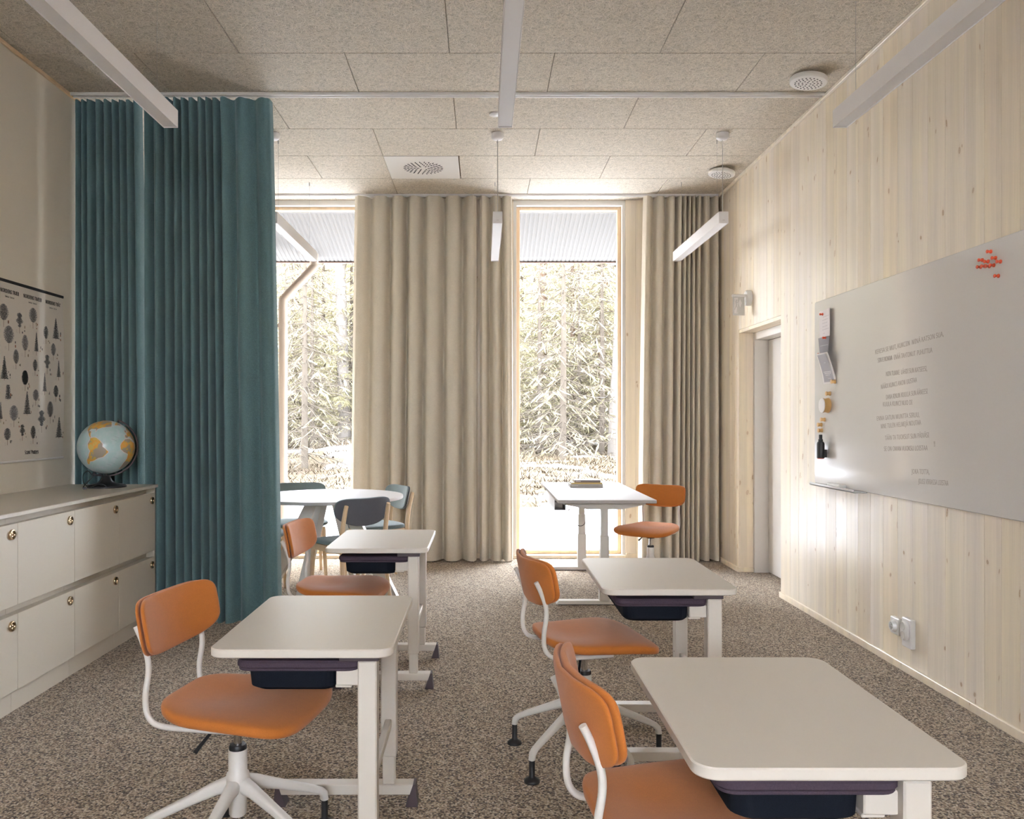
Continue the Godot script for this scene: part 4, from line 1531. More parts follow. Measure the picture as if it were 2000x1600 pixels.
# ---------------------------------------------------------------- low cabinets by the left wall
func cabinets() -> void:
	var fx := -2.09
	var names := ["low white cabinet unit at the free end under the near edge of the chart", "low white cabinet unit below the middle of the wall chart", "low white cabinet unit next to the end unit, below the globe", "low white end cabinet unit against the teal curtain"]
	var ring := ring_mesh()
	for u in 4:
		var d0 := 3.145 + 0.509 * u
		var d1 := d0 + 0.509
		var t := thing("low_cabinet", names[u], "cabinet", V(-2.35, 0, (d0 + d1) * 0.5), 0.0, "row of low white cabinets")
		var hw := (d1 - d0) * 0.5
		var mb := MB.new()
		var bk := WALL_L + 0.002 + 2.35
		var fr := fx + 2.35
		# the carcass stands back behind the finger grooves above each row of doors
		for e in [[0.10, 0.440, 0.019], [0.440, 0.486, 0.055], [0.486, 0.846, 0.019], [0.846, 0.882, 0.055]]:
			mb.span(Vector3(bk, e[0], -hw + 0.0008), Vector3(fr - e[2], e[1], hw - 0.0008))
		obj("body", mb, M.cabinet, t)
		mb = MB.new()
		mb.span(Vector3(bk, 0.0, -hw + 0.001), Vector3(fr - 0.03, 0.10, hw - 0.001))
		obj("plinth", mb, M.cabinet, t)
		for e in [[0.484, 0.851], [0.103, 0.445]]:
			mb = MB.new()
			mb.span(Vector3(fr - 0.018, e[0], -hw + 0.0012), Vector3(fr, e[1], hw - 0.0012), 0.0012)
			var dr := obj("door", mb, M.cabinet, t)
			var p := inst("finger_pull", ring[0], dr)
			p.position = Vector3(fr, e[1] - 0.046, -hw + 0.05)
			var pn := inst("pull_cup", ring[1], dr)
			pn.position = p.position
		if u == 3:
			mb = MB.new()
			mb.span(Vector3(bk, 0.0, -hw - 0.012), Vector3(fr - 0.002, 0.8835, -hw - 0.0005), 0.001)
			obj("end_panel", mb, M.cabinet, t)
	var mb := MB.new()
	mb.span(V(WALL_L + 0.002, 0.884, 5.198), V(-2.075, 0.903, 3.12), 0.002)
	tag(obj("worktop", mb, M.cabinet_top), "beige-white worktop lying across the low cabinets", "worktop")

func ring_mesh() -> Array:
	var side := Transform3D(Basis(Vector3(0, 0, 1), -PI / 2), Vector3.ZERO)
	var mb := MB.new()
	mb.lathe([Vector2(0.023, 0.0), Vector2(0.0235, 0.006), Vector2(0.022, 0.009), Vector2(0.018, 0.0095), Vector2(0.0155, 0.007), Vector2(0.0145, 0.001)], 28, side)
	mb.lathe([Vector2(0.0, 0.003), Vector2(0.0145, 0.003)], 24, side)
	var cup := MB.new()
	cup.lathe([Vector2(0, 0.004), Vector2(0.006, 0.0042), Vector2(0.0085, 0.0065), Vector2(0.0098, 0.006), Vector2(0.0098, 0.003)], 22, Transform3D(side.basis, Vector3(0, -0.0035, 0)))
	return [mb.done(M.brass), cup.done(M.brass)]

func globe() -> void:
	var t := thing("globe", "school globe on a dark stand at the end of the cabinets", "globe", V(-2.30, 0.9032, 4.965), deg_to_rad(24.9))
	var c := Vector3(0, 0.245, 0)
	var R := 0.162
	var tilt := Basis(Vector3(0, 0, 1), deg_to_rad(-23.5))
	var mb := MB.new()
	var rows := 32
	var cols := 64
	for i in rows:
		for k in cols:
			var q := []
			var w := []
			for e in [[i, k], [i, k + 1], [i + 1, k + 1], [i + 1, k]]:
				var lat: float = PI / 2 - PI * e[0] / rows
				var lon: float = -PI + TAU * e[1] / cols
				var l: float = lon + deg_to_rad(42.0)
				q.append(tilt * Vector3(cos(lat) * sin(l), sin(lat), cos(lat) * cos(l)))
				w.append(Vector2(float(e[1]) / cols, float(e[0]) / rows))
			mb.tri(c + q[0] * R, c + q[1] * R, c + q[2] * R, q[0], q[1], q[2], w[0], w[1], w[2])
			mb.tri(c + q[0] * R, c + q[2] * R, c + q[3] * R, q[0], q[2], q[3], w[0], w[2], w[3])
	obj("ball", mb, M.globe, t)
	mb = MB.new()
	var secs := []
	for k in 25:
		var a := deg_to_rad(90.0 - 180.0 * k / 24.0)
		var r := tilt * Vector3(cos(a), sin(a), 0)
		secs.append([c + r * 0.177, Vector3(0, 0, 1), r, 0.022, 0.010])
	mb.beam(secs, 3.0, 10)
	obj("meridian_arm", mb, M.plum, t)
	for s in [-1, 1]:
		mb = MB.new()
		mb.tube([c + tilt * Vector3(0, s * 0.158, 0), c + tilt * Vector3(0, s * 0.18, 0)], 0.006, 10)
		obj("pivot", mb, M.black, t)
	mb = MB.new()
	mb.lathe([Vector2(0, 0.074), Vector2(0.02, 0.072), Vector2(0.026, 0.06), Vector2(0.034, 0.04), Vector2(0.06, 0.022), Vector2(0.105, 0.016), Vector2(0.115, 0.008), Vector2(0.115, 0.0), Vector2(0, 0)], 40)
	obj("foot", mb, M.black, t)
	mb = MB.new()
	mb.tube([Vector3(0.0, 0.066, 0), Vector3(0.0, 0.088, 0)], [0.012, 0.009], 12)
	obj("stem", mb, M.black, t)
	mb = MB.new()
	mb.tube(smooth_path([c + tilt * Vector3(0, -0.176, 0), Vector3(-0.075, 0.075, 0.03), Vector3(-0.10, 0.105, 0.05), Vector3(-0.125, 0.08, 0.06), Vector3(-0.12, 0.03, 0.07), Vector3(-0.08, 0.012, 0.09), Vector3(-0.03, 0.05, 0.085), Vector3(-0.025, 0.085, 0.06), Vector3(-0.07, 0.07, 0.06), Vector3(-0.11, 0.03, 0.075), Vector3(-0.125, 0.006, 0.10), Vector3(-0.118, 0.005, 0.125)], 6), 0.0028, 6)
	mb.tube(smooth_path([Vector3(-0.02, 0.02, 0.10), Vector3(-0.05, 0.03, 0.105), Vector3(-0.09, 0.024, 0.10), Vector3(-0.10, 0.008, 0.11), Vector3(-0.05, 0.006, 0.12), Vector3(0.0, 0.012, 0.115), Vector3(-0.03, 0.03, 0.11), Vector3(-0.07, 0.018, 0.118)], 6), 0.0028, 6)
	var cord := obj("cord", mb, M.black, t)
	mb = MB.new()
	mb.beam([[Vector3(-0.118, 0.0065, 0.12), Vector3.RIGHT, Vector3.UP, 0.012, 0.008], [Vector3(-0.116, 0.008, 0.135), Vector3.RIGHT, Vector3.UP, 0.022, 0.012], [Vector3(-0.114, 0.008, 0.15), Vector3.RIGHT, Vector3.UP, 0.024, 0.012]], 3.0, 10)
	obj("plug", mb, M.black, cord)
	mb = MB.new()
	for s in [-1, 1]:
		mb.tube([Vector3(-0.114 + s * 0.008, 0.008, 0.149), Vector3(-0.113 + s * 0.008, 0.008, 0.166)], 0.002, 6)
	obj("plug_pins", mb, M.chrome, cord)

# ---------------------------------------------------------------- wall chart
func wall_chart() -> void:
	var t := thing("wall_chart", "large wall chart printed with many small tree drawings", "poster", V(WALL_L, 1.081, 4.763))
	var mb := MB.new()
	var rows := []
	for i in 9:
		var line := PackedVector3Array()
		var v := i / 8.0
		for k in 15:
			var u := k / 14.0
			# the far edge of the sheet has curled off the wall
			line.append(Vector3(0.008 + 0.010 * maxf(0.0, u - 0.86) / 0.14 * sin(PI * v), 1.002 * (1.0 - v), 0.35 - 0.70 * u))
		rows.append(line)
	mb.grid(rows, -1.0)
	var sheet := obj("sheet", mb, M.chart, t)
	mb = MB.new()
	mb.span(Vector3(0.001, 0.996, 0.352), Vector3(0.014, 1.012, -0.352), 0.002)
	obj("top_batten", mb, M.black_soft, t)
	mb = MB.new()
	mb.span(Vector3(0.001, -0.008, 0.352), Vector3(0.014, 0.004, -0.352), 0.002)
	obj("bottom_batten", mb, M.paper, t)
	var b := Basis(Vector3(0, 0, -1), Vector3(0, 1, 0), Vector3(1, 0, 0))
	var dark := mk(rgb8(44, 40, 40), 0.7)
	var soft := mk(rgb8(120, 112, 106), 0.7)
	for e in [["NORDENS TRÆR", 0.18], ["NORDENS TRÆER", 0.51], ["NORDENS TRÄD", 0.835]]:
		lettering("heading", e[0], 0.030, dark, sheet, Transform3D(b, Vector3(0.0092, 0.948, 0.35 - 0.70 * e[1])), true, 0.78)
		lettering("small_print", "Løvtrær · Bartrær", 0.0125, soft, sheet, Transform3D(b, Vector3(0.0092, 0.918, 0.35 - 0.70 * e[1])), false, 0.9)
	lettering("imprint", "Scand", 0.030, dark, sheet, Transform3D(b, Vector3(0.0092, 0.045, 0.35 - 0.70 * 0.435)), false, 0.72)
	lettering("imprint", "Posters", 0.030, dark, sheet, Transform3D(b, Vector3(0.0092, 0.045, 0.35 - 0.70 * 0.545)), true, 0.72)

# ---------------------------------------------------------------- writing board
func writing_board() -> void:
	var x := 2.192
	var t := thing("writing_board", "long glossy white writing board with faint handwriting", "whiteboard", V(WALL_R, 0.90, 3.785))
	var mb := MB.new()
	mb.slab(rounded_rect(3.17, 1.187, 0.012, 4), 0.004, 0.0185, 0.0025, Transform3D(Basis(Vector3(0, 0, 1), Vector3(-1, 0, 0), Vector3(0, -1, 0)), Vector3(0, 0.5935, 0)))
	var panel := obj("glass_panel", mb, M.board, t)
	for z in [-1.4, 0.0, 1.4]:
		for y in [0.1, 1.08]:
			mb = MB.new()
			mb.lathe([Vector2(0.018, 0.0), Vector2(0.018, 0.005)], 16, Transform3D(Basis(Vector3(0, 0, 1), PI / 2), Vector3(0, y, z)))
			obj("mount", mb, M.alu, t)
	var b := Basis(Vector3(0, 0, 1), Vector3(0, 1, 0), Vector3(-1, 0, 0))
	# rows of handwriting: far end depth and height, near end depth and height
	var rows := [["KERESA SE MUT, KUKCIIN  MINÄ KATSON SUA,", 4.54, 1.692, 3.868, 1.724], ["SIN E KOKAA  ENÄÄ TAHTONUT  PUHUTTUA", 4.511, 1.644, 3.965, 1.655],
		["NIIN TUNNE  LÄHDI SUN KATSEESI,", 4.419, 1.563, 4.011, 1.568], ["NÄÄDI KUNCI ANON UUSTAA", 4.476, 1.495, 4.106, 1.517], ["DANA RINUN KUULLA SUN ÄÄNEESI", 4.419, 1.437, 4.007, 1.456],
		["KUULA KUNCI NUO DI", 4.453, 1.399, 4.15, 1.404], ["ENNA GATUN MUNTTA SIRUU,", 4.522, 1.321, 4.082, 1.341], ["MNE TULEN HELMEJÄ NOUTAA", 4.476, 1.278, 4.068, 1.302],
		["TÄÄN TA TUOKSUT SUN PÄIVÄSI", 4.43, 1.215, 3.993, 1.24], ["SE ON OMAN VUOKSU LOISTAA", 4.442, 1.156, 4.007, 1.176], ["JOKA TOTTA,", 4.155, 1.051, 3.988, 1.059], ["JOUSI VIRRASSA LOISTAA", 4.091, 1.006, 3.826, 1.016], ["!!", 3.965, 1.195, 3.925, 1.20]]
	for r in rows:
		var size := 0.034
		var len: float = r[1] - r[3]
		var o := lettering("handwriting", r[0], size, M.ink, panel, Transform3D.IDENTITY)
		var natural: float = (o.mesh as TextMesh).get_aabb().size.x
		var rise := atan2(r[4] - r[2], len)
		o.transform = Transform3D(b * Basis(Vector3(0, 0, 1), rise) * Basis.from_scale(Vector3(len / maxf(natural, 0.05), 1, 1)), Vector3(-0.0186, (r[2] + r[4]) * 0.5 - 0.90, 3.785 - (r[1] + r[3]) * 0.5))
	# red pin magnets
	var pin := MB.new()
	var out := Transform3D(Basis(Vector3(0, 0, 1), PI / 2), Vector3.ZERO)
	pin.lathe([Vector2(0, 0), Vector2(0.0085, 0), Vector2(0.0085, 0.004), Vector2(0.005, 0.007), Vector2(0.0048, 0.012), Vector2(0.0078, 0.016), Vector2(0.0078, 0.019), Vector2(0.006, 0.0205), Vector2(0, 0.021)], 18, out)
	var pin_mesh := pin.done(M.red)
	for e in [[3.504, 2.04], [3.472, 2.006], [3.564, 2.015], [3.523, 2.001], [3.439, 1.984], [3.575, 1.987], [3.545, 1.985], [3.514, 1.979], [3.483, 1.977], [3.453, 1.926]]:
		var o := inst("pin_magnet", pin_mesh)
		o.position = V(x - 0.0008, e[1], e[0])
		tag(o, "small red pin magnet in the cluster high on the writing board", "magnet", "red pin magnets in a cluster")
	for e in [[5.232, 1.994, 0.004, "small red pin magnet holding the corner of the white text sheet"], [5.135, 1.832, 0.026, "small red pin magnet at the top corner of the grey card"], [5.221, 1.736, 0.022, "small red pin magnet at the lower corner of the grey card"]]:
		var o := inst("pin_magnet", pin_mesh)
		o.position = V(x - e[2], e[1], e[0])
		tag(o, e[3], "magnet")
	# birch magnets
	var peg := MB.new()
	peg.lathe([Vector2(0, 0), Vector2(0.0135, 0), Vector2(0.0135, 0.004), Vector2(0.0105, 0.010), Vector2(0.0105, 0.017), Vector2(0.0135, 0.024), Vector2(0.0135, 0.027), Vector2(0, 0.0275)], 20, out)
	var peg_mesh := peg.done(M.birch)
	var peg_labels := ["small wooden magnet just under the tall grey card", "small wooden magnet above the large round one", "small wooden magnet, upper of three above the black marker", "small wooden magnet, middle of three above the black marker", "small wooden magnet directly above the black marker"]
	var pegs := [[5.053, 1.552], [5.128, 1.48], [5.209, 1.316], [5.257, 1.283], [5.249, 1.246]]
	for i in 5:
		var o := inst("wooden_magnet", peg_mesh)
		o.position = V(x - 0.0008, pegs[i][1], pegs[i][0])
		tag(o, peg_labels[i], "magnet", "wooden magnets on the writing board")
	var big := thing("eraser_knob", "large round board wiper of pale wood with a white face", "board wiper", V(x - 0.0008, 1.406, 5.157))
	mb = MB.new()
	mb.lathe([Vector2(0, 0), Vector2(0.047, 0), Vector2(0.048, 0.004), Vector2(0.044, 0.018), Vector2(0.044, 0.026), Vector2(0.048, 0.040)], 36, out)
	obj("body", mb, M.birch, big)
	mb = MB.new()
	mb.lathe([Vector2(0.048, 0.040), Vector2(0.046, 0.043), Vector2(0, 0.043)], 36, out)
	obj("face", mb, M.paper, big)
	# black marker on its magnetic holder
	var pen := thing("marker_pen", "thick black marker held upright on the writing board", "marker", V(x - 0.038, 1.07, 5.185))
	mb = MB.new()
	mb.lathe([Vector2(0, 0.0), Vector2(0.023, 0.0), Vector2(0.0235, 0.004), Vector2(0.0235, 0.092), Vector2(0.020, 0.102)], 28)
	obj("barrel", mb, M.black, pen)
	mb = MB.new()
	mb.lathe([Vector2(0.020, 0.102), Vector2(0.0145, 0.106), Vector2(0.0145, 0.120), Vector2(0.0105, 0.121), Vector2(0.0105, 0.150), Vector2(0, 0.150)], 24)
	obj("cap", mb, M.black, pen)
	mb = MB.new()
	mb.box(Vector3(0.028, 0.03, 0), Vector3(0.02, 0.05, 0.02), 0.002)
	obj("magnet_holder", mb, M.black, pen)
	mb = MB.new()
	mb.lathe([Vector2(0, -0.004), Vector2(0.018, -0.004), Vector2(0.021, 0.0)], 24)
	obj("end_ring", mb, M.red, pen)
	# papers
	var sh := thing("paper_sheet", "white sheet of printed text pinned at the corner of the board", "paper", V(x, 1.813, 5.19))
	mb = MB.new()
	rows = []
	for i in 7:
		var line := PackedVector3Array()
		for k in 7:
			var u := k / 6.0
			line.append(Vector3(-0.0015 - 0.016 * u * u, 0.205 * (1.0 - i / 6.0), -0.10 + 0.195 * u))
		rows.append(line)
	mb.grid(rows, -1.0)
	obj("sheet", mb, M.sheet_text, sh)
	var ca := thing("grey_card", "grey printed card hanging askew, overlapping the card below", "card", V(x, 1.715, 5.165))
	mb = MB.new()
	rows = []
	for i in 5:
		var line := PackedVector3Array()
		var v := i / 4.0
		for k in 5:
			var u := k / 4.0
			line.append(Vector3(-0.024 - 0.006 * sin(PI * u), 0.125 * (1.0 - v) - 0.0, (-0.09 + 0.17 * u) * (1.0 - 0.32 * v)))
		rows.append(line)
	mb.grid(rows, -1.0)
	obj("sheet", mb, M.card_a, ca)
	var cb := thing("tall_card", "tall grey card on white backing, its top leaning off the board", "card", V(x, 1.555, 5.135))
	mb = MB.new()
	rows = []
	var backs := []
	for i in 7:
		var line := PackedVector3Array()
		var bl := PackedVector3Array()
		var v := i / 6.0
		for k in 4:
			var u := k / 3.0
			line.append(Vector3(-0.0035 - 0.046 * pow(1.0 - v, 1.3), 0.172 * (1.0 - v), -0.075 + 0.125 * u + 0.022 * v * u))
			bl.append(Vector3(-0.0012 - 0.046 * pow(1.0 - v, 1.3), 0.195 * (1.0 - v) - 0.012, -0.095 + 0.168 * u + 0.030 * v * u))
		rows.append(line)
		backs.append(bl)
	mb.grid(rows, -1.0)
	obj("print", mb, M.card_b, cb)
	mb = MB.new()
	mb.grid(backs, -1.0)
	obj("backing", mb, M.paper, cb)
	# small tray at the lower edge with a wiper pad
	var tr := thing("pen_tray", "narrow white pen tray clipped to the lower edge of the board", "tray", V(WALL_R, 0.905, 5.0))
	mb = MB.new()
	mb.span(Vector3(-0.080, -0.012, -0.30), Vector3(-0.0005, -0.006, 0.33), 0.001)
	mb.span(Vector3(-0.080, -0.012, -0.30), Vector3(-0.077, 0.006, 0.33), 0.001)
	obj("shelf", mb, M.board_edge, tr)
	mb = MB.new()
	mb.box(Vector3(-0.045, 0.009, 0.02), Vector3(0.045, 0.024, 0.17), 0.004)
	var pad := obj("board_wiper", mb, M.plastic)
	pad.position = V(WALL_R, 0.9055, 5.0) + Vector3(0, -0.0025, 0)
	tag(pad, "white felt wiper pad lying in the pen tray", "board wiper")

# ---------------------------------------------------------------- curtains
# peaks: x of each fold that comes forward; the cloth runs back between them
func curtain(called: String, label: String, m: Material, group: String, x_start: float, x_end: float, peaks: Array, d: float, amp: float, flare0: float, flare1: float, drop: float, seed_: int, deep := 0.2) -> Node3D:
	var r := RandomNumberGenerator.new()
	r.seed = seed_
	var pts := [[x_start, 0.1]]
	for i in peaks.size():
		var g0: float = (peaks[i] - peaks[i - 1]) if i > 0 else 2.0 * (peaks[0] - x_start)
		var g1: float = (peaks[i + 1] - peaks[i]) if i < peaks.size() - 1 else 2.0 * (x_end - peaks[i])
		var top_ := r.randf_range(0.8, 1.1)
		if g0 > 0.03: pts.append([peaks[i] - g0 * 0.27, top_ * 0.55])
		pts.append([peaks[i], top_])
		if g1 > 0.03: pts.append([peaks[i] + g1 * 0.27, top_ * 0.55])
		if i < peaks.size() - 1:
			pts.append([lerpf(peaks[i], peaks[i + 1], r.randf_range(0.46, 0.56)), -r.randf_range(0.8, 1.1) * clampf(deep / g1, 0.3, 1.05)])
	pts.append([x_end, 0.2])
	pts.append([x_end + 0.002, -1.3])
	var top := CEIL - 0.0192
	var rows := []
	var length := 0.0
	var levels := 15
	for i in levels:
		var v := i / float(levels - 1)
		var y := lerpf(top, drop, v)
		var line := []
		for p in pts.size():
			var x: float = pts[p][0]
			var u := (x - x_start) / (x_end - x_start)
			x += lerpf(flare0, flare1, u) * pow(v, 0.8)
			var wob := sin(v * 2.2 + floorf(p / 4.0) * 1.7 + seed_) * 0.003 * v
			line.append(Vector3(x + wob, y, pts[p][1] * amp * (0.85 + 0.3 * v)))
		var smooth := smooth_path(line, 4)
		if i == 0:
			for k in smooth.size() - 1:
				length += smooth[k].distance_to(smooth[k + 1])
			# the heading rises at the gliders and sags between them
			for k in smooth.size():
				smooth[k].y -= 0.004 * (0.5 - 0.5 * cos(k * 0.9))
		rows.append(PackedVector3Array(smooth))
	var t := thing(called, label, "curtain", V(0, 0, d), 0.0, group)
	var mb := MB.new()
	mb.grid(rows, 1.0, false, length, top - drop)
	obj("cloth", mb, m, t)
	# folded hem and heading tape lie on the cloth
	for e in [[0, 0.0, 0.085], [1, 1.0, 0.09]]:
		var band := []
		for i in 3:
			var line := PackedVector3Array()
			var a: PackedVector3Array = rows[0] if e[0] == 0 else rows[levels - 2]
			var b: PackedVector3Array = rows[1] if e[0] == 0 else rows[levels - 1]
			for k in a.size():
				var sp: float = absf(a[k].y - b[k].y)
				var f: float = (e[2] * i / 2.0) / sp
				var p: Vector3 = a[k].lerp(b[k], f if e[0] == 0 else 1.0 - f)
				line.append(p + Vector3(0, 0, 0.0022))
			band.append(line)
		mb = MB.new()
		mb.grid(band, 1.0 if e[0] == 0 else -1.0, false, length, 0.09)
		obj("heading" if e[0] == 0 else "hem", mb, m, t)
	return t

func curtains() -> void:
	curtain("teal_curtain", "teal wool curtain in tight folds beside the left wall", M.teal, "teal dividing curtains", -2.638, -2.236, [-2.63, -2.590, -2.550, -2.490, -2.440, -2.392, -2.345, -2.300, -2.250], 5.285, 0.046, 0.004, 0.045, 0.012, 3, 0.06)
	curtain("teal_curtain", "wide teal wool curtain with loose folds next to the round table", M.teal, "teal dividing curtains", -2.186, -1.374, [-2.170, -2.097, -2.035, -1.976, -1.933, -1.880, -1.818, -1.772, -1.729, -1.673, -1.555, -1.407], 5.252, 0.050, 0.012, 0.055, 0.012, 5, 0.06)
	curtain("beige_curtain", "beige curtain with broad folds between the two windows", M.sand, "beige window curtains", -1.185, -0.058, [-1.148, -0.94, -0.779, -0.638, -0.463, -0.274, -0.09], 7.55, 0.062, -0.045, 0.0, 0.012, 8)
	curtain("beige_curtain", "narrow beige curtain beside the window post behind a pendant lamp", M.sand, "beige window curtains", -0.03, 0.268, [-0.005, 0.1275, 0.217], 7.55, 0.055, 0.004, 0.012, 0.012, 9)
	curtain("beige_curtain", "beige curtain gathered tightly in the corner by the door", M.sand, "beige window curtains", 1.488, 2.186, [1.521, 1.648, 1.757, 1.832, 1.875, 1.917, 1.955, 2.0, 2.073, 2.172], 7.55, 0.058, -0.05, 0.0, 0.012, 10)

# ---------------------------------------------------------------- outdoors
func rise(x: float, d: float) -> float:
	var y := -0.12 + maxf(0.0, d - 9.5) * 0.082
	if d > 21.0: y = -0.12 + 11.5 * 0.082 + (d - 21.0) * 0.11
	return y + 0.10 * sin(x * 0.7 + d * 0.5) * smoothstep(10.0, 14.0, d) + 0.05 * sin(x * 1.9 - d * 1.3) * smoothstep(10.0, 14.0, d)

func terrain() -> void:
	var nz := FastNoiseLite.new()
	nz.seed = 6
	nz.frequency = 0.16
	nz.fractal_octaves = 4
	var mb := MB.new()
	var nx := 150
	var nd := 120
	var p := []
	var c := []
	for i in nd + 1:
		var d := 7.95 + 34.0 * pow(i / float(nd), 1.5)
		var row := PackedVector3Array()
		var cr := []
		for k in nx + 1:
			var x := lerpf(-20.0, 20.0, k / float(nx))
			row.append(V(x, rise(x, d) + 0.02 * nz.get_noise_2d(x * 9.0, d * 9.0), d))
			var s := nz.get_noise_2d(x * 2.4, d * 4.0) * 1.1 + smoothstep(13.4, 10.8, d) * 1.25 - 0.42
			var snow := smoothstep(-0.08, 0.10, s)
			var g := 0.5 + 0.5 * nz.get_noise_2d(x * 20.0 + 50.0, d * 20.0)
			cr.append(Color(0.046, 0.036, 0.025).lerp(Color(0.075, 0.06, 0.043), g).lerp(Color(0.66, 0.66, 0.67), snow))
		p.append(row)
		c.append(cr)
	for i in nd:
		for k in nx:
			var q := [p[i][k], p[i][k + 1], p[i + 1][k + 1], p[i + 1][k]]
			var n: Vector3 = (q[1] - q[0]).cross(q[2] - q[0]).normalized()
			if n.y < 0: n = -n
			var e := [c[i][k], c[i][k + 1], c[i + 1][k + 1], c[i + 1][k]]
			for f in [[0, 1, 2], [0, 2, 3]]:
				for w in ([f[0], f[2], f[1]] if (q[f[1]] - q[f[0]]).cross(q[f[2]] - q[f[0]]).y > 0 else f):
					mb.v.append(q[w]); mb.n.append(n); mb.uv.append(Vector2.ZERO); mb.col.append(e[w])
	tag(obj("ground", mb, M.ground, null, true), "", "", "", "structure")
	mb = MB.new()
	mb.tint = Color(0.80, 0.80, 0.80)
	mb.span(Vector3(-30, -0.6, 2.95), Vector3(30, -0.2, 40))
	tag(obj("ground_behind", mb, M.ground, null, true), "", "", "", "structure")
	# dry grass
	var tuft := MB.new()
	var r := RandomNumberGenerator.new()
	r.seed = 17
	for k in 9:
		var a := r.randf() * TAU
		var o := Vector3(cos(a), 0, sin(a)) * r.randf_range(0.0, 0.07)
		var tip := o + Vector3(cos(a) * r.randf_range(0.05, 0.2), r.randf_range(0.03, 0.10), sin(a) * r.randf_range(0.05, 0.2))
		var s := Vector3(-sin(a), 0, cos(a)) * 0.008
		tuft.tri(o - s, o + s, tip, Vector3.UP, Vector3.UP, Vector3.UP)
	var mm := MultiMesh.new()
	mm.transform_format = MultiMesh.TRANSFORM_3D
	mm.mesh = tuft.done(M.straw)
	var xs := []
	while xs.size() < 9000:
		var d := r.randf_range(10.5, 24.0)
		var x := r.randf_range(-8.5, 6.5)
		var s := nz.get_noise_2d(x * 2.4, d * 4.0) * 1.1 + smoothstep(13.4, 10.8, d) * 1.25 - 0.42
		if s < -0.02:
			xs.append(Transform3D(Basis(Vector3.UP, r.randf() * TAU).scaled(Vector3.ONE * r.randf_range(0.6, 1.5)), V(x, rise(x, d) - 0.01, d)))
	mm.instance_count = xs.size()
	for i in xs.size():
		mm.set_instance_transform(i, xs[i])
	var g := MultiMeshInstance3D.new()
	g.name = "dry_grass"
	g.multimesh = mm
	add_child(g, true)
	tag(g, "dry yellow grass on the slope between snow patches", "grass", "", "stuff")

func branch_path(r: RandomNumberGenerator, y: float, a: float, L: float, droop: float) -> Array:
	var o := Vector3(cos(a), 0, sin(a))
	var out := []
	for k in 6:
		var t := k / 5.0
		out.append(Vector3(0, y, 0) + o * L * t + Vector3(0, -droop * L * t * (1.15 - 0.55 * t) + r.randf_range(-0.06, 0.06), r.randf_range(-0.05, 0.05)))
	return out

# a spruce: trunk, boughs and needle sprays; [wood mesh, foliage mesh]
func spruce_meshes(s: int, h: float, spread: float, needles: float, wood_m: Material, needle_m: Material, lowest: float) -> Array:
	var r := RandomNumberGenerator.new()
	r.seed = s
	var wood := MB.new()
	wood.tube([Vector3(0, -0.3, 0), Vector3(0.02, h * 0.4, 0.01), Vector3(0, h, 0)], [0.008 * h + 0.025, 0.006 * h + 0.018, 0.012], 8)
	var leaf := MB.new()
	var y := lowest
	while y < h - 0.15:
		var n := r.randi_range(5, 8)
		var a0 := r.randf() * TAU
		for k in n:
			var L := ((1.0 - y / h) * h * spread + 0.25) * r.randf_range(0.7, 1.15)
			var p := branch_path(r, y + r.randf_range(-0.1, 0.1), a0 + TAU * k / n + r.randf_range(-0.3, 0.3), L, r.randf_range(0.0, 0.6))
			wood.tube(p, [0.010, 0.008, 0.007, 0.006, 0.004, 0.002], 4, false)
			var dir: Vector3 = (p[5] - p[0]).normalized()
			var side := dir.cross(Vector3.UP).normalized()
			var cnt := int(L * 64.0 * maxf(needles, 0.4))
			for j in cnt:
				var t := r.randf_range(0.15, 1.0) * 4.999
				var q: Vector3 = p[int(t)].lerp(p[int(t) + 1], fposmod(t, 1.0))
				var sg := -1.0 if r.randf() < 0.5 else 1.0
				var len := r.randf_range(0.14, 0.42) * (1.15 - t / 7.0)
				var tip := q + side * sg * len * r.randf_range(0.4, 1.0) + dir * len * r.randf_range(0.1, 0.7) + Vector3(0, -len * r.randf_range(0.15, 0.9), 0)
				if r.randf() < (0.55 if needles < 0.35 else 0.07):
					wood.tube([q, q.lerp(tip, 0.5) + Vector3(0, 0.02, 0), tip], [0.004, 0.003, 0.0015], 3, false)
				if r.randf() < needles:
					var ax := (tip - q).normalized()
					var wd := ax.cross(Vector3(r.randf_range(-1, 1), r.randf_range(-0.4, 1), r.randf_range(-1, 1))).normalized() * r.randf_range(0.010, 0.024)
					var nn := (Vector3.UP * 0.35 + ax.cross(wd).normalized() * 0.5).normalized()
					var m := q.lerp(tip, 0.45)
					leaf.tri(q, m + wd, tip, nn, nn, nn)
					leaf.tri(q, tip, m - wd, nn, nn, nn)
		y += r.randf_range(0.2, 0.34)
	return [wood.done(wood_m), leaf.done(needle_m) if leaf.v.size() else null]

func trunk_mesh(s: int, h: float, r0: float, m: Material) -> Mesh:
	var r := RandomNumberGenerator.new()
	r.seed = s
	var mb := MB.new()
	var p := []
	var rr := []
	var x := 0.0
	for k in 12:
		p.append(Vector3(x, -0.3 + h * k / 11.0, 0))
		rr.append(r0 * (1.0 - 0.05 * k) * (1.25 if k == 0 else 1.0))
		x += r.randf_range(-0.07, 0.07)
	mb.tube(p, rr, 10)
	for k in 16:
		var y := r.randf_range(1.2, h * 0.9)
		var a := r.randf() * TAU
		var q := branch_path(r, y, a, r.randf_range(0.5, 1.6), r.randf_range(-0.4, 0.4))
		mb.tube(q, [0.014, 0.011, 0.009, 0.007, 0.005, 0.002], 4, false)
	return mb.done(m)

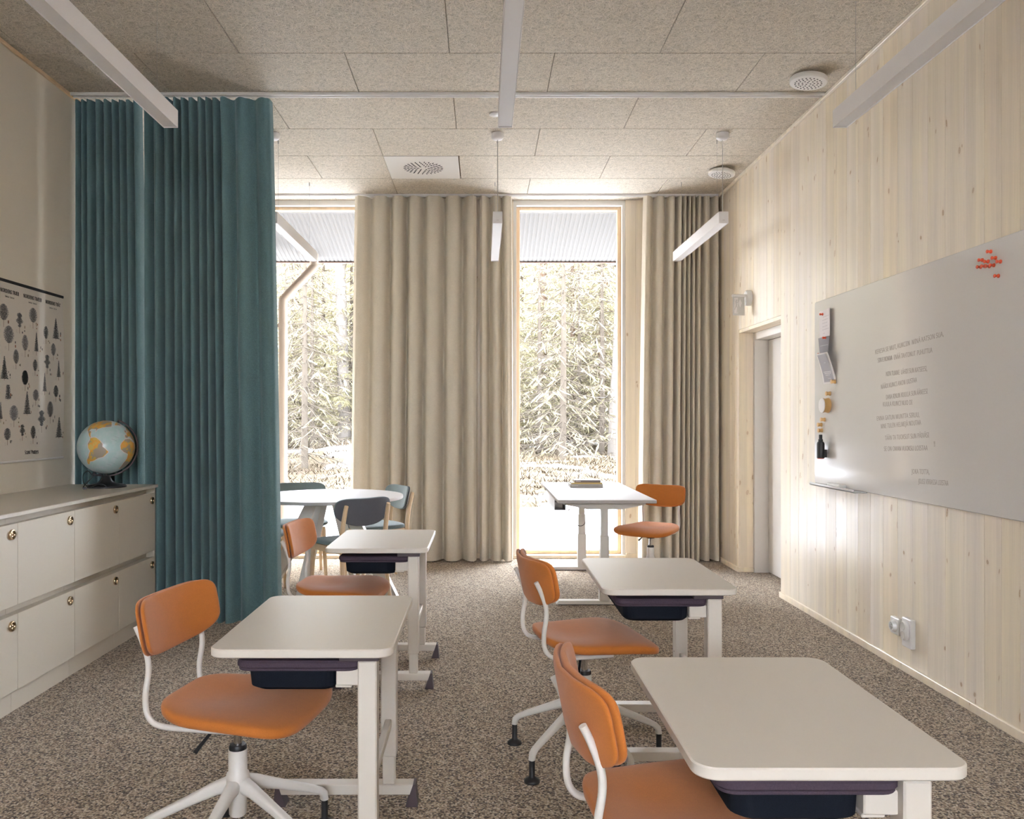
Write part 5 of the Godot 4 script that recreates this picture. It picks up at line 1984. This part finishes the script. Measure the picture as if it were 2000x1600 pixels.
func plant_tree(called: String, label: String, group: String, parts: Array, x: float, d: float, turn: float, size: float) -> void:
	var t := thing(called, label, "tree", V(x, rise(x, d), d), turn, group)
	t.scale = Vector3.ONE * size
	inst("trunk_and_boughs", parts[0], t)
	if parts.size() > 1 and parts[1]:
		inst("needles", parts[1], t)

func outdoors() -> void:
	terrain()
	# eave of corrugated sheet with a drip edge, and the rain pipe
	var eave := struct_node("eave")
	var mb := MB.new()
	var pitch := 0.046
	var x := -5.0
	var prev := []
	var k := 0
	while x < 5.0:
		for e in [[0.0, 0.0], [0.020, 0.0], [0.026, 0.005], [0.036, 0.005], [0.042, 0.0]]:
			var cur := [V(x + e[0], 3.372 + e[1], 8.02), V(x + e[0], 3.082 + e[1], 9.10)]
			if prev.size():
				mb.face([prev[0], cur[0], cur[1], prev[1]], V(x, 5, 8.5))
			prev = cur
		x += pitch
	obj("corrugated_sheet", mb, M.roof_sheet, eave)
	mb = MB.new()
	mb.span(V(-5, 3.30, 9.10), V(5, 3.44, 9.13))
	mb.span(V(-5, 3.40, 8.0), V(5, 3.46, 9.13))
	obj("roof_deck", mb, M.roof_sheet, eave)
	mb = MB.new()
	mb.span(V(-5, 3.070, 9.085), V(5, 3.080, 9.115), 0.001)
	mb.span(V(-5, 3.076, 9.108), V(5, 3.32, 9.115))
	obj("drip_edge", mb, M.rust, eave)
	mb = MB.new()
	mb.span(V(-5.0, -0.3, 8.02), V(-2.2, 3.8, 8.06))
	mb.span(V(-1.1, -0.3, 8.02), V(0.29, 3.8, 8.06))
	mb.span(V(1.356, -0.3, 8.02), V(5.0, 3.8, 8.06))
	mb.span(V(-5.0, 3.36, 8.02), V(5.0, 3.8, 8.06))
	tag(obj("outer_wall", mb, M.roof_sheet), "", "", "", "structure")
	mb = MB.new()
	mb.span(V(-2.52, -0.3, 8.62), V(-2.285, 3.19, 8.75), 0.004)
	tag(obj("corner_post", mb, M.pipe), "", "", "", "structure")
	var pipe := thing("rain_pipe", "pale downpipe with a swan neck outside the window", "downpipe", V(-2.137, 0, 8.70))
	mb = MB.new()
	mb.tube(smooth_path([Vector3(0.285, 3.16, -0.22), Vector3(0.285, 3.02, -0.22), Vector3(0.265, 2.96, -0.2), Vector3(0.03, 2.64, -0.02), Vector3(0, 2.55, 0), Vector3(0, 2.2, 0), Vector3(0, -0.3, 0)], 6), 0.047, 20)
	obj("pipe", mb, M.pipe, pipe)
	for y in [2.32, 0.62]:
		mb = MB.new()
		mb.lathe([Vector2(0.047, y - 0.02), Vector2(0.0505, y - 0.02), Vector2(0.0505, y + 0.02), Vector2(0.047, y + 0.02)], 22)
		mb.span(Vector3(-0.155, y - 0.02, -0.012), Vector3(-0.045, y + 0.02, 0.012), 0.003)
		obj("bracket", mb, M.pipe, pipe)
	# the wood
	var kinds := [spruce_meshes(1, 7.4, 0.24, 0.9, M.trunk_grey, M.needle_a, 0.5), spruce_meshes(2, 6.6, 0.28, 0.8, M.trunk_grey, M.needle_b, 0.4), spruce_meshes(3, 8.2, 0.21, 0.9, M.trunk_red, M.needle_c, 0.7)]
	var bare := [spruce_meshes(4, 6.4, 0.26, 0.22, M.twig, M.needle_b, 0.4), spruce_meshes(5, 5.6, 0.32, 0.12, M.twig, M.needle_a, 0.3)]
	var pine_t := trunk_mesh(6, 9.0, 0.16, M.trunk_red)
	var birch_t := trunk_mesh(7, 9.0, 0.15, M.trunk_birch)
	var r := RandomNumberGenerator.new()
	r.seed = 40
	plant_tree("bare_spruce", "half-dead twiggy spruce outside the window behind the teacher's desk", "", [bare[0][0], bare[0][1]], 1.62, 16.5, 0.4, 1.0)
	plant_tree("bare_spruce", "half-dead twiggy spruce outside the window with the rain pipe", "", [bare[1][0], bare[1][1]], -3.55, 16.2, 2.1, 1.1)
	plant_tree("birch_tree", "pale birch trunk outside the window behind the teacher's desk", "", [birch_t], 2.93, 18.0, 0.3, 1.0)
	plant_tree("birch_tree", "pale birch trunk outside the window with the rain pipe", "", [birch_t], -3.34, 19.6, 2.4, 1.1)
	plant_tree("pine_tree", "straight reddish pine trunk outside the window behind the teacher's desk", "", [pine_t], 3.05, 21.5, 0.9, 1.1)
	plant_tree("pine_tree", "slender reddish pine trunk deeper in the wood", "", [pine_t], 1.92, 23.0, 2.9, 0.9)
	for i in 8:
		var xx: float = [-4.6, -4.0, -3.0, 0.7, 1.3, 2.3, 2.7, 3.6][i]
		plant_tree("small_spruce", "young pale spruce at the edge of the wood", "young spruces at the edge of the wood", bare[i % 2], xx, 17.5 + 2.6 * r.randf(), r.randf() * TAU, r.randf_range(0.6, 0.95))
	for row in 6:
		for i in 20:
			var dd: float = [20.5, 22.5, 25.0, 28.0, 31.5, 35.5][row] + r.randf_range(-0.9, 0.9)
			var xx := -13.0 + i * 1.35 + r.randf_range(-0.5, 0.5)
			var side := xx / dd
			var kd := r.randi() % 3
			if (side > -0.36 and side < -0.11) or (side > -0.03 and side < 0.24):
				plant_tree("spruce_tree", ["olive spruce standing in the wood outside", "yellow-green broad spruce standing in the wood outside", "grey-green slim spruce standing in the wood outside"][kd], "spruces of the wood outside", kinds[kd], xx, dd, r.randf() * TAU, [0.78, 0.82, 0.9, 1.0, 1.08, 1.2][row] * r.randf_range(0.9, 1.15))
